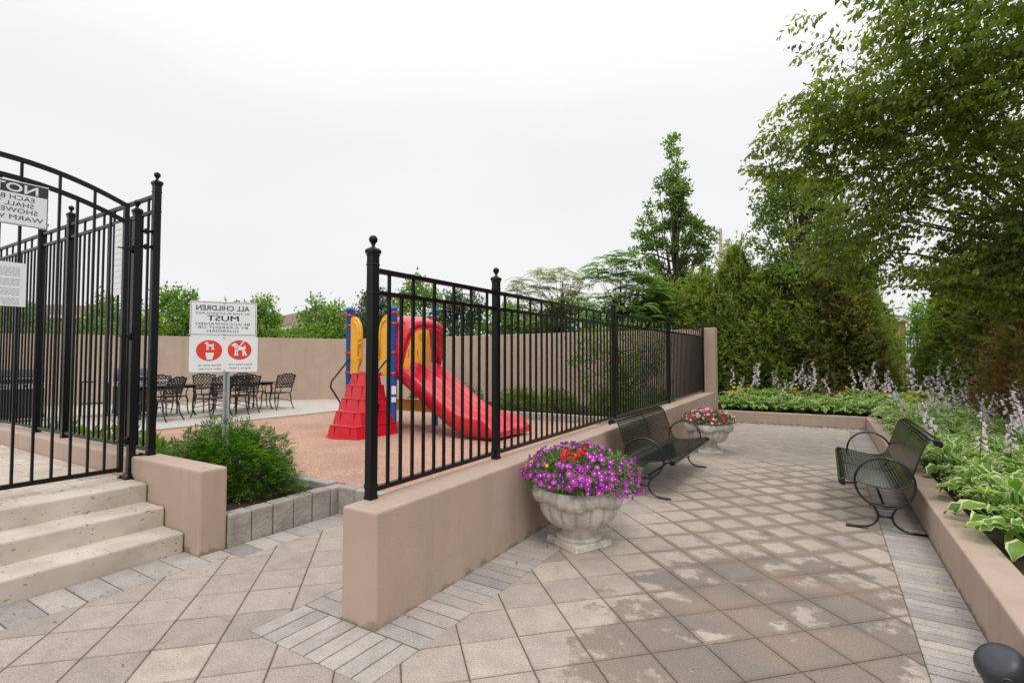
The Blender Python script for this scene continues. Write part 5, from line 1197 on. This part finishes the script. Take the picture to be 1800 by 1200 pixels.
# --- yew bush round the sign post
YO = np.array(W(-5.45, 3.12, .20)); t = thing('yew_bush', 'spreading dark green yew bush with bright tips in the kerbed planter', 'bush', tuple(YO), rz=-TH)
r_ = np.random.default_rng(9); b = MB(); n = 5600; a = r_.uniform(0, 2*PI, n); el = np.arcsin(r_.uniform(-.05, 1, n)); rad = r_.uniform(.35, 1, n)**.5
lump = 1+.16*np.sin(3*a+1)*np.cos(2*el)+.13*np.sin(5*a+4*el)+.08*np.sin(11*a+7*el)
hv = np.stack([np.cos(a)*np.cos(el), np.sin(a)*np.cos(el), np.sin(el)], 1); C = hv*np.array((.80, .58, .56))*(rad*lump)[:, None]; C[:, 2] = np.abs(C[:, 2])+.10
mask = np.abs(C[:, 1]) < .62; C, hv, rad = C[mask], hv[mask], rad[mask]
for c, h_, rr in zip(C, hv, rad):
    d = unit(h_*1.0+np.array((0, 0, .10))+r_.normal(0, .42, 3)); L_ = r_.uniform(.06, .105); br = r_.random() < .45*(1.5 if r_.random() < .05 else 1); nn = int(L_/.0085); u = np.linspace(0, 1, nn)
    side = unit(np.cross(d, (0, 0, 1))+r_.normal(0, .2, 3)); sg_ = np.where(np.arange(nn) % 2, 1, -1)[:, None]
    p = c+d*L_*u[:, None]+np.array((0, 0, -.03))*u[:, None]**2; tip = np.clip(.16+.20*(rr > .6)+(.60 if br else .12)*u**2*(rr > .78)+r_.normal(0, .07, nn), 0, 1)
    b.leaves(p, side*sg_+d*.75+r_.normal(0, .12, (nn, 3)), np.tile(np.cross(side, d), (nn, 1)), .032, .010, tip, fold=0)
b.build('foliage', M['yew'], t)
b = MB()
for k in range(60): c = C[r_.integers(len(C))]; b.tube([(c[0]*.12, c[1]*.12, 0), tuple(c*.55), tuple(c)], [.014, .008, .003], 5)
b.build('stems', M['bark'], t)
# small leafy shrubs and perennials inside the playground
def small_bush(name, label, cat, x, y, z, rx, ry, h, leaf, n, ln, wd, seed, group=None, parts=False):
    r_ = np.random.default_rng(seed); t = thing(name, label, cat, (x, y, z), -TH, group); b = MB(); v = unit(r_.normal(size=(n, 3))); v[:, 2] = np.abs(v[:, 2]); k = r_.uniform(.3, 1, n)**.4
    aa = np.arctan2(v[:, 1], v[:, 0]); k = k*(1+.14*np.sin(4*aa+seed)+.10*np.sin(7*aa+6*v[:, 2]))
    P = v*np.array((rx, ry, h))*k[:, None]; P[:, 2] += .03; tt = np.clip(.42+noise3(P, 1.6, seed)*.22+r_.normal(0, .18, n), 0, 1)
    b.leaves(P, unit(v+r_.normal(0, .5, (n, 3))+np.array((0, 0, .4))), unit(r_.normal(size=(n, 3))+np.array((0, 0, .6))), r_.uniform(.7, 1.2, n)*ln, r_.uniform(.8, 1.2, n)*wd, tt); b.build('foliage', M[leaf], t)
    b = MB()
    for q in range(14): c = P[r_.integers(n)]; b.tube([(0, 0, 0), tuple(c*.6), tuple(c)], [.012, .007, .003], 4)
    b.build('stems', M['bark'], t); return t
hl = ['low clipped hedge shrub seen between the blue post and the slide', 'low clipped hedge shrub behind the upper part of the slide', 'low clipped hedge shrub left of the second fence post', 'low clipped hedge shrub just right of the second fence post', 'low clipped hedge shrub midway between the second and third fence posts', 'low clipped hedge shrub left of the third fence post, in shade']
for i, (tt, ss, rx) in enumerate(((-9.2, 10.7, .55), (-8.0, 10.7, .5), (-6.35, 10.65, .55), (-5.35, 10.65, .62), (-3.95, 10.75, .60), (-3.05, 10.8, .5))):
    small_bush('hedge_shrub', hl[i], 'shrub', *W(tt, ss, .38), rx, .42, .48 if i != 4 else .56, 'oak' if i > 3 else 'cedar', 3600, .055, .030, 200+i, 'low shrubs behind the grey kerb')
tree('garden_tree', 'small spreading leafy tree against the wall inside the playground, seen through the far fence bays', 'tree', [(1010, 640), (1005, 600), (1040, 575), (1100, 565), (1170, 585), (1180, 640), (1165, 700), (1100, 725), (1040, 715), (1015, 690)], 11.6, 'oak', 105, 36, .22, .085, .042, 90, depth=.45, gap=.40, gf=.7, base=1110, r0=.05, kb=40, gz=.35)
for i, (tt, ss, rx, h_, lab) in enumerate(((3.35, 12.4, 1.0, 2.3, 'bronze leaved shrub before the right hand cedars, nearer the gap'), (3.5, 10.6, 1.1, 2.7, 'large bronze leaved shrub before the right hand cedars'), (3.7, 9.0, 1.1, 3.0, 'bronze leaved shrub at the right edge under the elm'))):
    small_bush('bronze_shrub', lab, 'shrub', *W(tt, ss, .2), rx, rx, h_, 'redleaf', 11000, .085, .042, 400+i, 'bronze shrubs behind the right bed')
for i in range(9):
    tt = -6.9-i*.42; small_bush('border_plant', 'low light green border plant behind the tall patio fence', 'plant', *W(tt, 2.95+.25*(i % 2), .24), .24, .24, .30 if i % 3 else .42, 'lime', 420, .10, .035, 300+i, 'low border plants behind the tall patio fence')

# ============================================================= HOSTA BED
def hosta_mesh(seed, nl, ln, wd, mats, h=.20, spread=.34):
    r_ = np.random.default_rng(seed); b = MB(); us = [-1, -.76, 0, .76, 1]
    for k in range(nl):
        a = 2.39996*k+r_.uniform(-.25, .25); ring_ = (k+.5)/nl; L_ = ln*r_.uniform(.8, 1.15)*(.75+.3*ring_); Wd = wd*r_.uniform(.85, 1.15)*(.8+.25*ring_)
        out = np.array((math.cos(a), math.sin(a), 0)); side = np.array((-math.sin(a), math.cos(a), 0)); r0 = spread*(.10+.62*ring_)*r_.uniform(.8, 1.1); z0 = h*(1.25-.62*ring_)*r_.uniform(.85, 1.15); el0 = R(62-50*ring_+r_.uniform(-14, 14)); drop = R(r_.uniform(55, 95)); tw_ = r_.uniform(-.35, .35)
        V = []; p = out*r0+np.array((0, 0, z0)); ns = 6; tt = r_.uniform(.15, .95)
        prof = [.10, .62, .95, 1.0, .80, .42, .02]
        for j in range(ns+1):
            e = el0-drop*j/ns; dr = out*math.cos(e)+np.array((0, 0, math.sin(e))); up = -out*math.sin(e)+np.array((0, 0, math.cos(e))); sd2 = side*math.cos(tw_)+up*math.sin(tw_)
            for u in us: V.append(p+sd2*u*Wd/2*prof[j]+up*(abs(u)**1.5*.16*Wd*prof[j]+.012*math.sin(j*2.3+k+u*2)*abs(u)))
            p = p+dr*L_/ns
        Fg = []; Fe = []
        for j in range(ns):
            for q in range(4): (Fe if q in (0, 3) else Fg).append((j*5+q, j*5+q+1, j*5+5+q+1, j*5+5+q))
        b.add(V, np.array(Fg), smooth=True, tint=tt); o = b.nv-len(V); b.f.append((np.array(Fe)+o, True, 1, np.full(len(Fe), tt)))
        b.tube([(0, 0, .0), tuple(out*r0*.6+np.array((0, 0, z0*.55))), tuple(out*r0+np.array((0, 0, z0)))], [.006, .005, .004], 4, m=0, tint=.6)
    return b.mesh('leaves', mats)
def scape_mesh(seed, n, h):
    r_ = np.random.default_rng(seed); st = MB(); fl = MB()
    for k in range(n):
        a = r_.uniform(0, 2*PI); lean = r_.uniform(.08, .30); hh = h*r_.uniform(.8, 1.15); d = np.array((math.cos(a)*lean, math.sin(a)*lean, 1)); base = np.array((math.cos(a)*.05, math.sin(a)*.05, .05))
        pts = [base+d*hh*u+np.array((math.cos(a), math.sin(a), 0))*.10*u*u*hh for u in (0, .35, .7, 1)]; st.tube([tuple(p) for p in pts], [.0045, .004, .003, .002], 4, tint=.7)
        for j in range(r_.integers(11, 17)):
            u = .52+.48*j/15; p = base+d*hh*u+np.array((math.cos(a), math.sin(a), 0))*.10*u*u*hh; q = r_.uniform(0, 2*PI); o = np.array((math.cos(q), math.sin(q), -.55+.5*(u > .9))); o /= np.linalg.norm(o); L_ = .048*(1.15-.55*(u-.5)*2)
            x_, y_ = basis(o); V = [p]; F = []
            for rr, uu in ((.004, .30), (.007, .62), (.014, 1.0)):
                for m_ in range(5): w = 2*PI*m_/5; V.append(p+o*L_*uu+np.array(x_*math.cos(w)+y_*math.sin(w))*rr*(L_/.04))
            F3 = np.array([(0, 1+(m_+1) % 5, 1+m_) for m_ in range(5)]); F4 = np.array([(1+r*5+m_, 1+r*5+(m_+1) % 5, 6+r*5+(m_+1) % 5, 6+r*5+m_) for r in range(2) for m_ in range(5)])
            fl.add(V, F3, tint=r_.uniform(.2, 1)); o2 = fl.nv-len(V); fl.f.append((F4+o2, False, 0, np.full(len(F4), r_.uniform(.2, 1))))
    return st.mesh('stalks', M['stem']), fl.mesh('flowers', M['lavender'])
HM = [hosta_mesh(1, 34, .17, .095, [M['hosta'], M['hosta_edge']]), hosta_mesh(2, 30, .185, .10, [M['hosta'], M['hosta_edge']]), hosta_mesh(3, 38, .16, .085, [M['hosta'], M['hosta_edge']]), hosta_mesh(4, 26, .25, .13, [M['hosta_gold'], M['hosta_gold_edge']], .20, .36)]
SM = [scape_mesh(k, 1, h_) for k, h_ in ((1, .62), (2, .68), (3, .55), (4, .60), (5, .72))]
def hosta(t, s, v, sc, scape, label, group, z=.25):
    o = thing('hosta_plant', label, 'plant', W(t, s, z), random.uniform(0, 6.28), group); o.scale = (sc, sc, sc*random.uniform(.9, 1.12)); share('leaves', HM[v], o)
    for q in range(0 if scape is None else (1, 3, 2)[scape]):
        v = random.randrange(5); rz = random.uniform(0, 6.28); k = share('flower_stalk', SM[v][0], o, (0, 0, 0), rz); share('flower_bells', SM[v][1], k)
random.seed(12)
for r0 in range(4):                    # far bed
    for k in range(14):
        t = -2.25+k*.40+(r0 % 2)*.2+random.uniform(-.07, .07); s = 14.72+r0*.42+random.uniform(-.06, .06)
        if t > 3.2: continue
        hosta(t, s, random.choice((0, 1, 2)), random.uniform(1.1, 1.35)+.17*r0, (random.choice((0, None, None, None)) if r0 < 2 else random.choice((0, 0, 2))), 'cream edged hosta in the far bed behind the back retaining wall', 'hostas in the far bed')
GB = 'cream edged hosta in the long bed behind the right bench'; near = []
for c in range(4):                     # right bed
    s = 3.95
    while s < 14.5:
        t = 1.26+c*.46+random.uniform(-.07, .07); ok = not (c == 0 and s < 4.7) and not (s < 4.3 and c < 1)
        sc_ = random.uniform(1.05, 1.35)
        if ok: hosta(t, s+.2*(c % 2), random.choice((0, 1, 2)), sc_, random.choice((None, 0, 0, 2)) if c > 1 else random.choice((None, None, 0)), GB, 'hostas in the long bed on the right')
        s += .44
for i, (t, s, v, sc_, sp_, lab) in enumerate(((1.50, 5.02, 3, 1.05, None, 'gold green hosta with wide leaves nearest the wall, right of the bench back'), (1.95, 4.45, 3, 1.1, 1, 'gold green hosta with lavender bells at the right edge of the view'), (1.62, 3.85, 3, .95, None, 'gold green hosta overhanging bare soil low at the right edge'), (2.35, 3.75, 0, 1.1, 0, 'cream edged hosta nearest the camera at the right edge'), (1.75, 3.25, 1, 1.0, None, 'lowest hosta at the right edge beside the retaining wall'))):
    hosta(t, s, v, sc_, sp_, lab, None)
# daylilies
def lily_mesh(seed):
    r_ = np.random.default_rng(seed); b = MB(); f = MB()
    for k in range(46):
        a = r_.uniform(0, 2*PI); L_ = r_.uniform(.35, .6); out = np.array((math.cos(a), math.sin(a), 0)); side = np.array((-math.sin(a), math.cos(a), 0)); V = []; e = R(r_.uniform(70, 86)); p = out*.03; w = .009
        for j in range(7):
            V += [p-side*w*(1-.14*j), p+side*w*(1-.14*j)]; p = p+(out*math.cos(e)+np.array((0, 0, math.sin(e))))*L_/6; e -= R(r_.uniform(12, 22))
        b.add(V, np.array([(2*j, 2*j+1, 2*j+3, 2*j+2) for j in range(6)]), tint=r_.uniform(.1, .95))
    C, Nn = [], []
    for k in range(7):
        a = r_.uniform(0, 2*PI); e = np.array((math.cos(a)*r_.uniform(.05, .2), math.sin(a)*r_.uniform(.05, .2), r_.uniform(.42, .66))); b.tube([(0, 0, 0), tuple(e)], [.004, .003], 4, tint=.5); C.append(e); Nn.append(unit(np.array((math.cos(a), math.sin(a), .6))))
    blossoms(f, np.array(C), np.array(Nn), [.042]*7, r_.random(7), petals=6, centre=0, cup=.8)
    return b.mesh('leaves', M['daylily']), f.mesh('blossoms', M['orange'])
LM = [lily_mesh(1), lily_mesh(2)]
for i, (t, s, lab) in enumerate(((-2.15, 14.95, 'orange daylily clump beside the stucco pillar'), (-1.9, 15.5, 'orange daylily clump just behind the first one by the pillar'), (-.75, 15.7, 'orange daylily clump at the middle of the far bed'), (.35, 15.6, 'yellow orange daylily clump right of the middle of the far bed'), (1.15, 15.4, 'orange daylily clump towards the right of the far bed'), (1.7, 14.9, 'yellow orange daylily at the corner where the two beds meet'),
        (3.1, 10.6, 'orange daylily clump deep in the right bed, farther one'), (3.1, 9.2, 'orange daylily clump deep in the right bed before the brown cedars'), (2.9, 11.8, 'orange daylily clump in the right bed close to the gap'))):
    o = thing('daylily_plant', lab, 'plant', W(t, s, .24), random.uniform(0, 6), 'daylilies among the hostas'); share('leaves', LM[i % 2][0], o); share('blossoms', LM[i % 2][1], o)
# dry leaves and bark chips in the planter, weeds in the joints

r_ = np.random.default_rng(77); b = MB(); P = []
for k in range(150):
    m_ = k % 5
    if m_ == 0: P.append((r_.uniform(.60, .75), r_.uniform(2.5, 9)))
    elif m_ == 1: P.append((-2.27+r_.exponential(.05), r_.uniform(2.3, 8)))
    elif m_ == 2: P.append((r_.uniform(-1.8, .5), r_.uniform(2, 9)))
    elif m_ == 3: P.append((r_.uniform(-4.1, -3), r_.uniform(1.2, 3.6)))
    else: P.append((-4.2-r_.exponential(.08), r_.uniform(1, 2.2)))
P = np.array([(x, y, .006) for x, y in P if not (-4.6 > x)]); n = len(P)
b.leaves(P, unit(r_.normal(size=(n, 3))*np.array((1, 1, .15))), np.tile((0, 0, 1.), (n, 1)), r_.uniform(.012, .035, n), r_.uniform(.006, .014, n), r_.random(n))
M['litter'] = mat('dry_leaf_scraps', (.2, .13, .07), .8, tint=((.10, .06, .03), (.25, .16, .08), (.45, .38, .26)))
tag(b.build('leaf_litter', M['litter'], rz=-TH), kind='stuff')
b = MB(); n = 420; P = np.stack([r_.uniform(-6.6, -4.56, n), r_.uniform(2.54, 3.6, n), r_.uniform(.215, .24, n)], 1)
b.leaves(P, unit(r_.normal(size=(n, 3))*np.array((1, 1, .4))), unit(r_.normal(size=(n, 3))+np.array((0, 0, 1.))), r_.uniform(.02, .06, n), r_.uniform(.01, .022, n), r_.random(n))
M['chips'] = mat('bark_chips', (.05, .03, .02), .9, tint=((.015, .010, .008), (.045, .028, .02), (.13, .07, .04)))
tag(b.build('bark_chips', M['chips'], rz=-TH), kind='stuff')
b = MB(); n = 900; P = np.stack([r_.uniform(.99, 3.2, n), r_.uniform(2.4, 9, n), r_.uniform(.255, .275, n)], 1)
b.leaves(P, unit(r_.normal(size=(n, 3))*np.array((1, 1, .4))), unit(r_.normal(size=(n, 3))+np.array((0, 0, 1.))), r_.uniform(.015, .05, n), r_.uniform(.01, .022, n), r_.random(n)); tag(b.build('soil_crumbs', M['chips'], rz=-TH), kind='stuff')
